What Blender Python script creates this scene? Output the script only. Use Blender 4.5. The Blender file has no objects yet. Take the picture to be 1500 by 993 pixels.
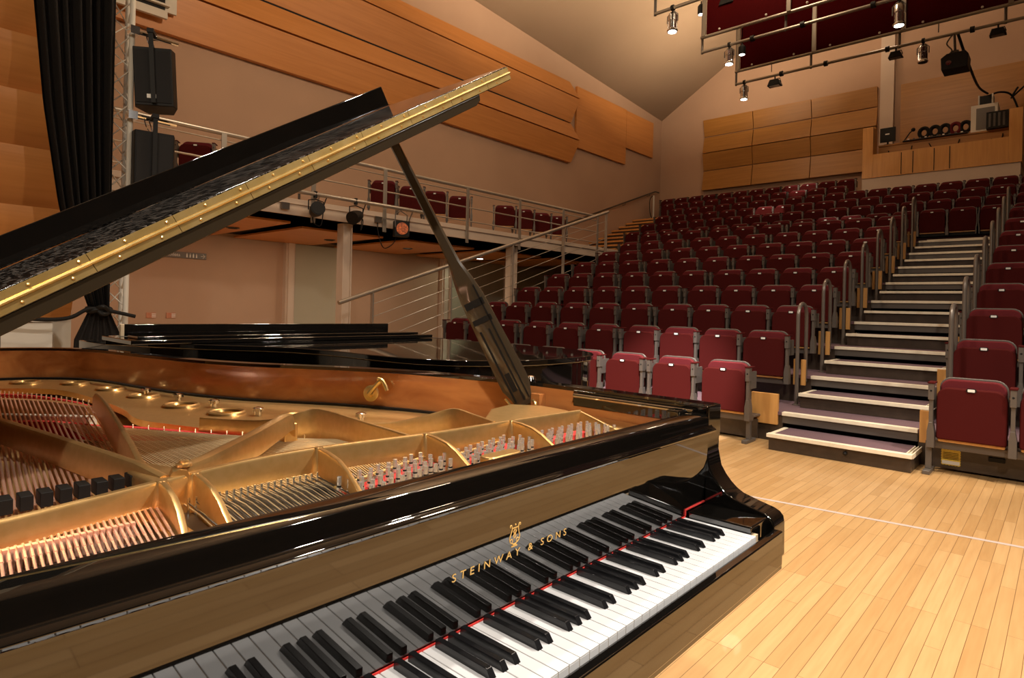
import bpy, bmesh, math, random
from mathutils import Vector, Matrix
random.seed(7)
SC = bpy.context.scene
# ------------------------------------------------------------------ camera
F_PX = 895.79
YAW = math.radians(42.324); ROLL = math.radians(1.4)
fw = Vector((math.cos(YAW), math.sin(YAW), 0)); rt = Vector((math.sin(YAW), -math.cos(YAW), 0)); up = Vector((0, 0, 1))
r2 = rt * math.cos(ROLL) + up * math.sin(ROLL); u2 = up * math.cos(ROLL) - rt * math.sin(ROLL)
cd = bpy.data.cameras.new('camera'); cam = bpy.data.objects.new('camera', cd); SC.collection.objects.link(cam)
cd.sensor_width = 36; cd.lens = 36 * F_PX / 1500; cd.shift_y = -44.9 / 1500; cd.clip_start = 0.02; cd.clip_end = 200
M = Matrix.Identity(4)
for i in range(3):
    M[i][0] = r2[i]; M[i][1] = u2[i]; M[i][2] = -fw[i]
M[0][3], M[1][3], M[2][3] = -1.32175, -0.48378, 1.20255
cam.matrix_world = M
SC.camera = cam
# ------------------------------------------------------------------ colour management, world
vs = SC.view_settings
vs.view_transform = 'Standard'; vs.look = 'None'; vs.gamma = 1.0; vs.use_curve_mapping = False
vs.exposure = 0.0
W = bpy.data.worlds.new('world'); SC.world = W; W.use_nodes = True
W.node_tree.nodes['Background'].inputs[0].default_value = (0.9, 0.7, 0.55, 1)
W.node_tree.nodes['Background'].inputs[1].default_value = 0.0
# ------------------------------------------------------------------ lights: stage wash, added house fill
def area(name, loc, target, size, energy, col=(1, .9, .78), spread=180):
    l = bpy.data.lights.new(name, 'AREA'); l.shape = 'DISK'; l.size = size; l.energy = energy; l.color = col
    l.spread = math.radians(spread)
    o = bpy.data.objects.new(name, l); SC.collection.objects.link(o); o.location = loc
    o.rotation_euler = (Vector(target) - Vector(loc)).to_track_quat('-Z', 'Y').to_euler()
    return o
def spot(name, loc, target, energy, angle, col=(1, .9, .78), blend=.6, r=.08):
    l = bpy.data.lights.new(name, 'SPOT'); l.energy = energy; l.spot_size = math.radians(angle); l.spot_blend = blend
    l.color = col; l.shadow_soft_size = r
    o = bpy.data.objects.new(name, l); SC.collection.objects.link(o); o.location = loc
    o.rotation_euler = (Vector(target) - Vector(loc)).to_track_quat('-Z', 'Y').to_euler()
    return o
STG = (1, .90, .78); HSE = (1, .76, .52)
def point(name, loc, energy, col, r=.25):
    l = bpy.data.lights.new(name, 'POINT'); l.energy = energy; l.color = col; l.shadow_soft_size = r
    o = bpy.data.objects.new(name, l); SC.collection.objects.link(o); o.location = loc
    return o
area('stage_light', (-3.2, -2.6, 5.6), (0, 0, .8), .3, 105, STG, 110)
area('stage_light', (2.2, -3.6, 5.6), (1.6, -.2, 0), .3, 138, STG, 110)
area('stage_light', (-1.0, 3.4, 6.0), (0, 1, .8), .3, 115, STG, 120)
area('stage_light', (3.0, 1.2, 6.2), (.9, .8, 0), .25, 130, STG, 110)
spot('row_and_fill_spot', (1.6, .6, 6.0), (4.5, 2.8, .5), 5200, 19, (1, .92, .9), .5)
spot('row_and_fill_spot', (2.6, -2.2, 6.0), (4.5, .1, .4), 900, 14, (1, .85, .7), .6)
for x, y, z, e in ((4.5, -1, 7.4, 230), (8, 3.2, 7.6, 215), (12.5, 2.5, 8.0, 90), (14.8, 6, 7.6, 30), (3, 5.0, 6.6, 330), (-4, -2, 7, 90)):
    point('house_fill', (x, y, z), e, HSE)  # fill points added to light the closed hall, no fixtures for them
for x, y, tx, ty, e in ((7, 4.8, 7.3, 5.4, 420), (12, 4.6, 12.6, 5.4, 210), (14.2, 6.6, 15.6, 7.6, 110), (8.5, 6.4, 9.5, 7.6, 130)):
    area('ceiling_bounce_fill', (x, y, 6.4), (tx, ty, 12), .4, e, HSE, 150)  # upward fill added to brighten the ceiling in place of bounced light
for loc, tg, e, an in (((11, 4.4, 5.6), (14.7, 5.3, 3.7), 900, 12), ((11, 4.2, 5.6), (16.4, 5.1, 4.8), 900, 9), ((9, 3.9, 5.5), (13.0, 3.2, 3.1), 420, 12), ((9, 1.4, 5.5), (14.0, 2.7, 3.6), 500, 10), ((7, 4.0, 5.4), (8.6, 4.0, 2.0), 160, 20)):
    spot('bridge_spot', loc, tg, e, an, (1, .86, .72), .35, .05)
spot('row_and_fill_spot', (-2.6, 2.8, 5.4), (-.4, 7.2, 2.6), 240, 60, (1, .82, .6), .8, .15)  # fill spot added to brighten the curved stage wall boards
for x in (1.2, 3.9, 6.6):
    area('gallery_downlight', (x, 9.6, 2.40), (x, 9.8, 0), .15, 22, (1, .78, .55))
# ------------------------------------------------------------------ material helpers
def mat(name, col, rough=.5, metal=0, coat=0, spec=None, emit=None, estr=0, sheen=0):
    m = bpy.data.materials.new(name); m.use_nodes = True
    b = m.node_tree.nodes['Principled BSDF']
    b.inputs['Base Color'].default_value = (*col, 1); b.inputs['Roughness'].default_value = rough
    b.inputs['Metallic'].default_value = metal; b.inputs['Coat Weight'].default_value = coat
    b.inputs['Coat Roughness'].default_value = .03
    if spec is not None: b.inputs['Specular IOR Level'].default_value = spec
    if sheen: b.inputs['Sheen Weight'].default_value = sheen
    if emit: b.inputs['Emission Color'].default_value = (*emit, 1); b.inputs['Emission Strength'].default_value = estr
    return m
def N(m, t, **kw):
    n = m.node_tree.nodes.new(t)
    for k, v in kw.items(): setattr(n, k, v)
    return n
def L(m, a, b): m.node_tree.links.new(a, b)
def texcoord(m, scale=(1, 1, 1), rot=(0, 0, 0)):
    g = N(m, 'ShaderNodeNewGeometry'); mp = N(m, 'ShaderNodeMapping')
    mp.inputs['Scale'].default_value = scale; mp.inputs['Rotation'].default_value = rot
    L(m, g.outputs['Position'], mp.inputs['Vector']); return mp.outputs['Vector']
def noise_mat(name, c1, c2, scale, rough=.5, stretch=(1, 1, 1), bump=0, coat=0, metal=0, detail=4, lo=.35, hi=.65, dist=0, spec=None):
    m = mat(name, c1, rough, metal, coat, spec); b = m.node_tree.nodes['Principled BSDF']
    v = texcoord(m, stretch); n = N(m, 'ShaderNodeTexNoise'); n.inputs['Scale'].default_value = scale
    n.inputs['Detail'].default_value = detail; n.inputs['Distortion'].default_value = dist; L(m, v, n.inputs['Vector'])
    r = N(m, 'ShaderNodeValToRGB'); r.color_ramp.elements[0].position = lo; r.color_ramp.elements[1].position = hi
    r.color_ramp.elements[0].color = (*c1, 1); r.color_ramp.elements[1].color = (*c2, 1)
    L(m, n.outputs['Fac'], r.inputs['Fac']); L(m, r.outputs['Color'], b.inputs['Base Color'])
    if bump:
        bp = N(m, 'ShaderNodeBump'); bp.inputs['Strength'].default_value = bump; bp.inputs['Distance'].default_value = .002
        L(m, n.outputs['Fac'], bp.inputs['Height']); L(m, bp.outputs['Normal'], b.inputs['Normal'])
    return m
black = mat('black_lacquer', (.004, .0035, .003), .03); black.node_tree.nodes['Principled BSDF'].inputs['IOR'].default_value = 2.1
dusty = noise_mat('dusty_black_lacquer', (.004, .004, .004), (.11, .095, .082), 190, .10, stretch=(1, .10, 1), detail=1, lo=.50, hi=.62, spec=.6)
blackm = mat('matt_black', (.010, .009, .008), .55, spec=.22)
blackw = mat('black_key_ebony', (.008, .008, .009), .22)
ivory = mat('white_key_top', (.66, .67, .69), .16)
keywood = mat('key_side_wood', (.6, .45, .28), .5)
redfelt = noise_mat('red_felt', (.50, .015, .012), (.70, .05, .04), 300, .9)
brass = noise_mat('polished_brass', (.72, .50, .17), (.82, .60, .25), 30, .27, metal=.72)
goldleaf = mat('gold_inlay', (.98, .62, .20), .35, metal=.15)
plate = noise_mat('gold_iron_plate', (.66, .40, .145), (.72, .45, .18), 60, .31, metal=.82, bump=.02)
copper = noise_mat('copper_winding', (.85, .48, .34), (.9, .58, .44), 200, .3, metal=.6)
steel = mat('steel_wire', (.75, .73, .70), .22, metal=1)
wirem = mat('pale_string_wire', (.74, .58, .34), .35, metal=.45)
chrome = mat('chrome', (.85, .85, .86), .1, metal=1)
darkmetal = mat('dark_brown_metal', (.10, .085, .07), .35, metal=.6)
greymetal = mat('grey_painted_metal', (.125, .105, .088), .42, metal=.3)
railmetal = mat('satin_steel_rail', (.42, .37, .31), .35, metal=.6)
pipem = mat('bridge_pipe', (.26, .22, .17), .4, metal=.5)
bluesteel = mat('grab_rail_steel', (.17, .14, .115), .35, metal=.5)
def woodmat(name, c1, c2, axis, scale=6, rough=.35, coat=0, stretch=14, lo=.3, hi=.7):
    s = [stretch, stretch, stretch]; s[axis] = 1.0
    return noise_mat(name, c1, c2, scale / 6, rough, tuple(s), coat=coat, detail=6, lo=lo, hi=hi, dist=.6)
mahog = woodmat('glossy_mahogany_veneer', (.30, .10, .028), (.50, .20, .06), 1, 9, .2, coat=.6, stretch=10)
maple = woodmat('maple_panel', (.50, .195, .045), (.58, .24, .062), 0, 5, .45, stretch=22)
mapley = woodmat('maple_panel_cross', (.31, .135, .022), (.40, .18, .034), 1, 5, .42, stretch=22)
maplez = woodmat('maple_end_panel', (.56, .27, .075), (.66, .34, .10), 2, 8, .4, stretch=14)
sboard = woodmat('spruce_soundboard', (.60, .38, .15), (.70, .47, .21), 1, 8, .35, stretch=30)
bridgewood = woodmat('bridge_wood', (.28, .13, .05), (.40, .20, .08), 0, 8, .4, stretch=14)
wall = noise_mat('beige_wall_paint', (.44, .285, .19), (.46, .30, .20), 1.2, .85)
wallg = noise_mat('greenish_wall_paint', (.42, .38, .28), (.44, .40, .30), 1.2, .8)
offwh = noise_mat('off_white_paint', (.60, .56, .48), (.64, .60, .52), 2, .7)
fascia = noise_mat('pale_beige_paint', (.58, .46, .36), (.60, .48, .38), 2, .7)
ceil = noise_mat('ceiling_paint', (.50, .37, .25), (.52, .385, .265), .8, .9)
dark = mat('dark_void', (.006, .005, .005), .8)
redpanel = noise_mat('dark_red_acoustic_panel', (.032, .0008, .001), (.04, .001, .0014), 80, .95, spec=.05)
seatfab = noise_mat('maroon_fabric', (.048, .0036, .0028), (.076, .0074, .0062), 420, .85, detail=2, spec=.12)
seatside = noise_mat('maroon_fabric_edge', (.10, .010, .012), (.14, .018, .021), 300, .85, spec=.15)
carpet = noise_mat('purple_grey_carpet', (.10, .055, .065), (.17, .10, .115), 260, .95)
nosing = noise_mat('cream_step_nosing', (.80, .70, .52), (.86, .76, .58), 20, .5)
unseenwallm = noise_mat('dark_unseen_wall', (.03, .022, .017), (.05, .036, .028), 3, .9)  # unseen walls coloured dark so the piano lacquer reflects black
riser = noise_mat('dark_brown_riser', (.045, .03, .02), (.06, .04, .027), 12, .35)
curtainm = noise_mat('black_drape_cloth', (.016, .012, .010), (.026, .020, .017), 90, .85)
rubber = mat('black_rubber', (.012, .011, .010), .7, spec=.15)
glow = mat('lit_lamp_lens', (1, 1, 1), .3, emit=(1, .97, .9), estr=9)
orange_gel = noise_mat('orange_gel', (.85, .22, .05), (.25, .06, .02), 40, .4)
yellowst = noise_mat('yellow_warning_sticker', (.80, .60, .08), (.70, .48, .05), 60, .5)
whitest = mat('white_sticker', (.8, .78, .72), .5)
redst = noise_mat('red_sign', (.45, .07, .03), (.6, .35, .2), 120, .5)
greysign = mat('grey_sign', (.16, .14, .12), .5)
# floor boards
floorm = mat('maple_floor_boards', (.7, .45, .2), .33, coat=.12)
def _floor():
    m = floorm; b = m.node_tree.nodes['Principled BSDF']
    v = texcoord(m, (1, 1, 1))
    br = N(m, 'ShaderNodeTexBrick'); br.offset = .37; br.offset_frequency = 3; br.squash = 1
    br.inputs['Scale'].default_value = 1; br.inputs['Brick Width'].default_value = .85; br.inputs['Row Height'].default_value = .0552
    br.inputs['Mortar Size'].default_value = .0011; br.inputs['Mortar Smooth'].default_value = .3
    br.inputs['Color1'].default_value = (.455, .265, .105, 1); br.inputs['Color2'].default_value = (.565, .35, .155, 1)
    br.inputs['Mortar'].default_value = (.15, .07, .024, 1); L(m, v, br.inputs['Vector'])
    v2 = texcoord(m, (2.2, 26, 1)); n = N(m, 'ShaderNodeTexNoise'); n.inputs['Scale'].default_value = 1.6; n.inputs['Detail'].default_value = 6
    L(m, v2, n.inputs['Vector'])
    mx = N(m, 'ShaderNodeMixRGB', blend_type='MULTIPLY'); mx.inputs[0].default_value = .35
    r = N(m, 'ShaderNodeValToRGB'); r.color_ramp.elements[0].color = (.72, .62, .5, 1); r.color_ramp.elements[1].color = (1, 1, 1, 1)
    r.color_ramp.elements[0].position = .3; r.color_ramp.elements[1].position = .65
    L(m, n.outputs['Fac'], r.inputs['Fac']); L(m, br.outputs['Color'], mx.inputs[1]); L(m, r.outputs['Color'], mx.inputs[2])
    L(m, mx.outputs[0], b.inputs['Base Color'])
_floor()
# ------------------------------------------------------------------ mesh helpers
def nb(): return bmesh.new()
def faces(bm, vs_, fs, mi=0):
    v = [bm.verts.new(p) for p in vs_]
    out = []
    for f in fs:
        try:
            fc = bm.faces.new([v[i] for i in f]); fc.material_index = mi; out.append(fc)
        except ValueError: pass
    return out
def box(bm, x0, x1, y0, y1, z0, z1, mi=0):
    faces(bm, [(x0, y0, z0), (x1, y0, z0), (x1, y1, z0), (x0, y1, z0), (x0, y0, z1), (x1, y0, z1), (x1, y1, z1), (x0, y1, z1)],
          [(3, 2, 1, 0), (4, 5, 6, 7), (0, 1, 5, 4), (1, 2, 6, 5), (2, 3, 7, 6), (3, 0, 4, 7)], mi); return bm
def prism(bm, poly, ax, a, b, mi=0, T=None):
    n = len(poly); ve = []
    for s in (a, b):
        for p, q in poly:
            ve.append({'x': (s, p, q), 'y': (p, s, q), 'z': (p, q, s)}[ax])
    if T: ve = [T(*p) for p in ve]
    fs = [tuple(range(n)), tuple(range(2 * n - 1, n - 1, -1))] + [(i, (i + 1) % n, n + (i + 1) % n, n + i) for i in range(n)]
    faces(bm, ve, fs, mi); return bm
def frame_axes(d):
    d = d.normalized(); a = Vector((0, 0, 1)) if abs(d.z) < .9 else Vector((1, 0, 0))
    u = d.cross(a).normalized(); return u, d.cross(u).normalized()
def tube(bm, pts, r, seg=8, mi=0, closed=False, cap=True):
    pts = [Vector(p) for p in pts]; n = len(pts); rings = []
    rr = r if isinstance(r, (list, tuple)) else [r] * n
    u = None
    for i, p in enumerate(pts):
        if closed: d = pts[(i + 1) % n] - pts[i - 1]
        else: d = (pts[min(i + 1, n - 1)] - pts[max(i - 1, 0)])
        d.normalize()
        if u is None: u, _ = frame_axes(d)
        u = (u - d * u.dot(d)).normalized(); w = d.cross(u)
        rings.append([bm.verts.new(p + (u * math.cos(2 * math.pi * k / seg) + w * math.sin(2 * math.pi * k / seg)) * rr[i]) for k in range(seg)])
    m = n if closed else n - 1
    for i in range(m):
        A, B = rings[i], rings[(i + 1) % n]
        for k in range(seg):
            f = bm.faces.new((A[k], A[(k + 1) % seg], B[(k + 1) % seg], B[k])); f.material_index = mi; f.smooth = True
    if cap and not closed:
        for R_ in (rings[0][::-1], rings[-1]):
            f = bm.faces.new(R_); f.material_index = mi
    return bm
def cyl(bm, p0, p1, r0, r1=None, seg=16, mi=0): return tube(bm, [p0, p1], [r0, r0 if r1 is None else r1], seg, mi)
def lathe(bm, c, prof, seg=20, mi=0, axis='z'):
    rings = []
    for r, h in prof:
        ring = []
        for k in range(seg):
            a = 2 * math.pi * k / seg; x, y = r * math.cos(a), r * math.sin(a)
            p = {'z': (c[0] + x, c[1] + y, c[2] + h), 'y': (c[0] + x, c[1] + h, c[2] + y), 'x': (c[0] + h, c[1] + x, c[2] + y)}[axis]
            ring.append(bm.verts.new(p))
        rings.append(ring)
    for A, B in zip(rings, rings[1:]):
        for k in range(seg):
            f = bm.faces.new((A[k], A[(k + 1) % seg], B[(k + 1) % seg], B[k])); f.material_index = mi; f.smooth = True
    for R_ in (rings[0][::-1], rings[-1]):
        f = bm.faces.new(R_); f.material_index = mi
    return bm
def sph(bm, c, r, seg=10, mi=0, sc=(1, 1, 1)):
    n = seg // 2
    prof = [(max(1e-4, r * math.sin(math.pi * i / n)), -r * math.cos(math.pi * i / n)) for i in range(n + 1)]
    return lathe(bm, c, prof, seg, mi)
def rrect(y0, y1, z0, z1, rt_=.05, rb=.02, n=5):
    P = []
    for cx, cz, r, a0 in ((y1 - rt_, z1 - rt_, rt_, 0), (y0 + rt_, z1 - rt_, rt_, 90), (y0 + rb, z0 + rb, rb, 180), (y1 - rb, z0 + rb, rb, 270)):
        for i in range(n + 1):
            a = math.radians(a0 + 90 * i / n); P.append((cx + r * math.cos(a), cz + r * math.sin(a)))
    return P
def spline(pts, n=8, closed=False):
    out = []; m = len(pts)
    for i in range(m if closed else m - 1):
        g = (lambda k: pts[k % m]) if closed else (lambda k: pts[min(max(k, 0), m - 1)])
        p0, p1, p2, p3 = g(i - 1), g(i), g(i + 1), g(i + 2)
        for j in range(n):
            t = j / n
            out.append(tuple(.5 * ((2 * b) + (-a + c) * t + (2 * a - 5 * b + 4 * c - d) * t * t + (-a + 3 * b - 3 * c + d) * t ** 3) for a, b, c, d in zip(p0, p1, p2, p3)))
    if not closed: out.append(tuple(pts[-1]))
    return out
def obj(name, bm, mats, parent=None, bevel=0, angle=35, label=None, seg=2):
    bmesh.ops.recalc_face_normals(bm, faces=bm.faces)
    if parent is not None and not parent.get('_local'):
        bmesh.ops.translate(bm, vec=-parent_loc(parent), verts=bm.verts)
    me = bpy.data.meshes.new(name); bm.to_mesh(me); bm.free()
    for mm in (mats if isinstance(mats, (list, tuple)) else [mats]): me.materials.append(mm)
    me.polygons.foreach_set('use_smooth', [True] * len(me.polygons))
    me.set_sharp_from_angle(angle=math.radians(angle))
    o = bpy.data.objects.new(name, me); SC.collection.objects.link(o)
    if parent is not None: o.parent = parent
    if bevel:
        b = o.modifiers.new('bevel', 'BEVEL'); b.width = bevel; b.segments = seg; b.limit_method = 'ANGLE'; b.angle_limit = math.radians(40); b.harden_normals = True
    if label: o['label'] = label
    return o
def parent_loc(p):
    v = Vector(p.location)
    while p.parent is not None: p = p.parent; v += Vector(p.location)
    return v
def tag(o, label, cat, group=None):
    o['label'] = label; o['category'] = cat
    if group: o['group'] = group
    return o
def thing(name, label, cat, loc=(0, 0, 0), group=None):
    o = bpy.data.objects.new(name, None); SC.collection.objects.link(o); o.location = loc; o.empty_display_size = .1
    return tag(o, label, cat, group)
def struct(name, bm, m, bevel=0):
    o = obj(name, bm, m, None, bevel); o['kind'] = 'structure'; return o
def centre(o):
    """move a single-mesh object's origin to its geometry's base centre"""
    vs_ = [v.co for v in o.data.vertices]
    c = Vector(((min(v.x for v in vs_) + max(v.x for v in vs_)) / 2, (min(v.y for v in vs_) + max(v.y for v in vs_)) / 2, min(v.z for v in vs_)))
    o.data.transform(Matrix.Translation(-c)); o.location = c; return o
def dup(root, loc, rz=0, label=None, group=None, cat=None):
    r = root.copy(); SC.collection.objects.link(r); r.location = loc; r.rotation_euler = (0, 0, rz)
    if label: r['label'] = label
    if group: r['group'] = group
    for ch in list(root.children):
        c = ch.copy(); SC.collection.objects.link(c); c.parent = r
        for g in list(ch.children):
            d = g.copy(); SC.collection.objects.link(d); d.parent = c
    return r
def text_bm(s, size, spacing=1.0, extrude=.0004):
    cu = bpy.data.curves.new('t', 'FONT'); cu.body = s; cu.size = size; cu.space_character = spacing; cu.extrude = extrude
    cu.align_x = 'CENTER'; o = bpy.data.objects.new('t', cu); SC.collection.objects.link(o)
    dg = bpy.context.evaluated_depsgraph_get(); me = bpy.data.meshes.new_from_object(o.evaluated_get(dg))
    bm = bmesh.new(); bm.from_mesh(me)
    bpy.data.objects.remove(o); bpy.data.curves.remove(cu); bpy.data.meshes.remove(me)
    return bm
def xform(bm, M_): bmesh.ops.transform(bm, matrix=M_, verts=bm.verts); return bm
ORD = ['first', 'second', 'third', 'fourth', 'fifth', 'sixth', 'seventh', 'eighth', 'ninth', 'tenth', 'eleventh', 'twelfth', 'thirteenth', 'fourteenth', 'fifteenth', 'sixteenth', 'seventeenth', 'eighteenth', 'nineteenth']
# ================================================================== SETTING
b = nb(); box(b, -9, 18.2, -9.2, 11.6, -.2, 0); struct('floor', b, floorm)
ZC = lambda x, y: 7.79 - .0745 * (x - 17.8) - .61 * (y - 10.165)
b = nb()
yr = -.6
for ya, yb in ((11.6, yr),):
    faces(b, [(-9, 11.6, ZC(-9, 11.6)), (18.2, 11.6, ZC(18.2, 11.6)), (18.2, yr, ZC(18.2, yr)), (-9, yr, ZC(-9, yr)),
              (-9, -9.2, ZC(-9, yr) - 4.5), (18.2, -9.2, ZC(18.2, yr) - 4.5)], [(0, 1, 2, 3), (3, 2, 5, 4)])
bmesh.ops.solidify(b, geom=b.faces[:], thickness=-.15)
struct('ceiling', b, ceil)
b = nb(); box(b, 17.8, 18.1, -9.2, 11.6, 0, 15); struct('wall_back', b, wall)
# upper left wall above the gallery and its low recess behind
b = nb(); box(b, .3, 18.1, 10.1, 10.3, 2.72, 10.2); struct('wall_left', b, wall)
b = nb(); box(b, .3, 14, 11.4, 11.6, 0, 2.72)
struct('wall_left_recess', b, wall)
b = nb(); box(b, -9, .3, 7.2, 7.4, 0, 10.5); struct('wall_stage', b, offwh)
b = nb(); box(b, .2, .3, 7.4, 11.6, 0, 10.5); struct('wall_stage_return', b, wall)
b = nb(); box(b, -9.2, -9, -9.2, 11.6, 0, 15); struct('wall_front', b, unseenwallm)
b = nb(); box(b, -9.2, 18.1, -9.4, -9.2, 0, 12); struct('wall_right', b, unseenwallm)
# gallery slab and ceiling of the recess
b = nb(); box(b, .3, 12.25, 8.0, 10.1, 2.5, 2.74); box(b, .3, 12.25, 7.975, 8.0, 2.66, 2.74)
struct('trim_gallery_slab', b, fascia, .005)
b = nb(); box(b, .3, 12.25, 8.02, 11.4, 2.5, 2.52); struct('ceiling_recess', b, dark)
# recess ceiling boards
spans = [(.5, 3.3, 8.5), (3.7, 5.3, 8.75), (5.85, 7.6, 8.75), (8.1, 9.8, 8.75), (10.3, 12, 8.75)]
for i, (x0, x1, y0) in enumerate(spans):
    b = nb(); box(b, x0, x1, 8.75 if i else 8.35, 11.3, 2.42, 2.455)
    o = obj('ceiling_panel', b, maple, None, .004); centre(o)
    tag(o, ['maple soffit board under the gallery nearest the stage', 'second maple soffit board under the gallery from the stage', 'third maple soffit board under the gallery, behind the lid prop',
            'fourth maple soffit board under the gallery, over the green-lit wall', 'fifth maple soffit board under the gallery, behind the seats'][i], 'ceiling panel', 'maple soffit boards under the gallery')
for i, (x, y) in enumerate(((3.83, 10.1), (5.83, 10.1), (7.87, 10.15))):
    pass
DL = [(2.2, 10.1), (4.35, 10.15), (6.35, 10.15), (8.75, 10.2)]
dlb = ['nearest the stage', 'second from the stage', 'third from the stage', 'the glowing one right of the lid prop']
for i, (x, y) in enumerate(((3.0, 9.7), (4.9, 9.9), (6.75, 9.9), (9.3, 10.3))):
    b = nb(); lathe(b, (x, y, 2.405), [(.10, .0), (.105, .012), (.085, .014)], 20)
    t = obj('downlight', b, darkmetal, None); centre(t)
    tag(t, 'round recessed downlight in the gallery soffit, ' + dlb[i], 'downlight', 'recessed downlights under the gallery')
    b = nb(); lathe(b, (x, y, 2.40), [(.075, 0), (.075, .004)], 20)
    obj('lens', b, glow if i == 3 else dark, t)
spot('recess_glow', (9.3, 10.3, 2.38), (8.6, 11.3, .4), 26, 120, (.92, 1, .72))
# walls of the recess: greenish panels, pale posts
b = nb(); box(b, 4.95, 6.15, 11.36, 11.4, 0, 2.42); struct('trim_1', b, wallg)
b = nb(); box(b, 9.3, 13.6, 11.36, 11.4, 0, 2.42); struct('trim_2', b, wallg)
for i, (x0, x1) in enumerate(((4.75, 4.95), (8.95, 9.15), (11.3, 11.45))):
    b = nb(); box(b, x0, x1, 11.28, 11.4, 0, 2.42); box(b, x0 + .04, x1 - .04, 11.24, 11.28, 0, 2.42); struct('trim_%d' % (i + 3), b, fascia)
for i, (x, lab) in enumerate(((4.15, 'cream square column under the gallery at the foot of the stair rail'), (8.15, 'cream square column under the gallery behind the rising stair rail'), (13.0, 'cream square column under the gallery far behind the seats'))):
    b = nb(); box(b, x - .06, x + .06, 8.12, 8.26, 0, 2.5); box(b, x - .085, x - .06, 8.10, 8.28, 0, 2.5); box(b, x + .06, x + .085, 8.10, 8.28, 0, 2.5)
    o = obj('column', b, fascia, None, .003); centre(o); tag(o, lab, 'column', 'columns under the gallery')
# maple acoustic panels on the upper left wall
def band(name, z0, z1, x0, x1, x1b, d0, d1, lab):
    """a long board of the wall cladding, its lower edge tilted out from the wall"""
    b = nb()
    y = 10.09
    faces(b, [(x0, y, z0), (x1, y, z0), (x1b, y, z1), (x0, y, z1), (x0, y - d0, z0), (x1, y - d0, z0), (x1b, y - d1, z1), (x0, y - d1, z1)],
          [(0, 1, 2, 3), (4, 7, 6, 5), (0, 4, 5, 1), (1, 5, 6, 2), (2, 6, 7, 3), (3, 7, 4, 0)])
    o = obj(name, b, maple, None, .003); centre(o); tag(o, lab, 'wall panel', 'long maple boards on the left wall')
    if z0 < 5.5: return
    b = nb(); box(b, x0 + .01, x1 - .3, 10.0, 10.07, z0 - .045, z0 + .02); o2 = obj('gap_shade_strip', b, dark, None); o2.data.transform(Matrix.Translation(-o.location)); o2.parent = o  # dark strip put in for the shade between the boards
band('wall_panel', 7.195, 7.6, .35, 12.7, 12.36, .22, .10, 'uppermost long maple board of the left wall cladding')
band('wall_panel', 6.475, 7.165, .35, 12.46, 12.7, .10, .22, 'second long maple board from the top of the left wall cladding')
band('wall_panel', 6.025, 6.44, .35, 12.75, 12.46, .22, .10, 'third long maple board from the top of the left wall cladding')
band('wall_panel', 5.36, 5.99, .35, 12.5, 12.75, .10, .22, 'lowest long maple board of the left wall cladding')
for x0, x1, z0, z1, lab in ((12.76, 15.4, 5.86, 7.6, 'broad flat maple panel where the left wall cladding steps up'), (15.41, 17.1, 6.4, 7.58, 'small flat maple panel nearest the back corner of the left wall')):
    b = nb(); box(b, x0, x1, 10.02, 10.09, z0, z1); o = obj('wall_panel', b, maple, None, .003); centre(o); tag(o, lab, 'wall panel', 'flat maple panels of the left wall')
# scalloped maple boards on the stage side wall
zs = [.99, 1.54, 2.08, 2.65, 3.18, 3.72, 4.27]
for i in range(6):
    b = nb(); z0, z1 = zs[i], zs[i + 1]
    prof = [(7.19, z0), (7.19, z1)] + [(7.19 - .05 - .20 * math.sin(math.pi * .5 * (1 - t / 8)) , z1 - (z1 - z0 - .01) * t / 8) for t in range(9)][::1]
    prof = [(7.19, z0 + .005), (7.19 - .04, z0 + .005)] + [(7.19 - .04 - .19 * math.sin(math.pi / 2 * t / 8), z0 + .005 + (z1 - z0 - .01) * t / 8) for t in range(1, 9)] + [(7.19, z1 - .005)]
    prism(b, prof, 'x', -6, .28)
    o = obj('curved_wall_board', b, maple, None, .002); centre(o)
    tag(o, 'curved maple board of the stage wall, ' + ORD[i] + ' from the bottom', 'wall panel', 'curved maple boards of the stage wall left of the curtain')
# louvred unit high on the left wall
t = thing('air_grille', 'cream louvred air unit high on the left wall above the hanging speaker', 'air vent', (1.8, 9.9, 5.45))
b = nb(); box(b, 1.2, 2.12, 9.84, 9.88, 5.62, 6.5); box(b, 1.2, 1.98, 9.80, 9.86, 5.5, 5.62); obj('housing', b, offwh, t, .004)
for k in range(5):
    b = nb(); box(b, 1.25, 2.0, 9.76, 9.84, 5.68 + k * .14, 5.71 + k * .14); obj('slat', b, offwh, t, .003)
b = nb(); box(b, 1.3, 1.95, 9.828, 9.85, 5.63, 6.4); obj('opening', b, dark, t)
# maple panels on the back wall
cols = [(8.5, 6.9), (6.88, 5.2), (5.18, 3.5)]
zz = [5.2, 5.86, 6.42, 6.97, 7.52]
ci = ['left', 'middle', 'right']; ri = ['bottom', 'lower middle', 'upper middle', 'top']
for c, (ya, yb) in enumerate(cols):
    for r in range(4):
        b = nb(); z0, z1 = zz[r] + .02, zz[r + 1] - .006
        d0, d1 = (.05, .16) if r % 2 else (.16, .05)
        faces(b, [(17.8, ya, z0), (17.8, yb, z0), (17.8, yb, z1), (17.8, ya, z1), (17.8 - d0, ya, z0), (17.8 - d0, yb, z0), (17.8 - d1, yb, z1), (17.8 - d1, ya, z1)],
              [(0, 1, 2, 3), (4, 7, 6, 5), (0, 4, 5, 1), (1, 5, 6, 2), (2, 6, 7, 3), (3, 7, 4, 0)])
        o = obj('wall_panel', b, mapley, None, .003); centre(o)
        tag(o, 'maple panel on the back wall, %s column, %s row' % (ci[c], ri[r]), 'wall panel', 'maple panels on the back wall left of the column')
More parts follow.
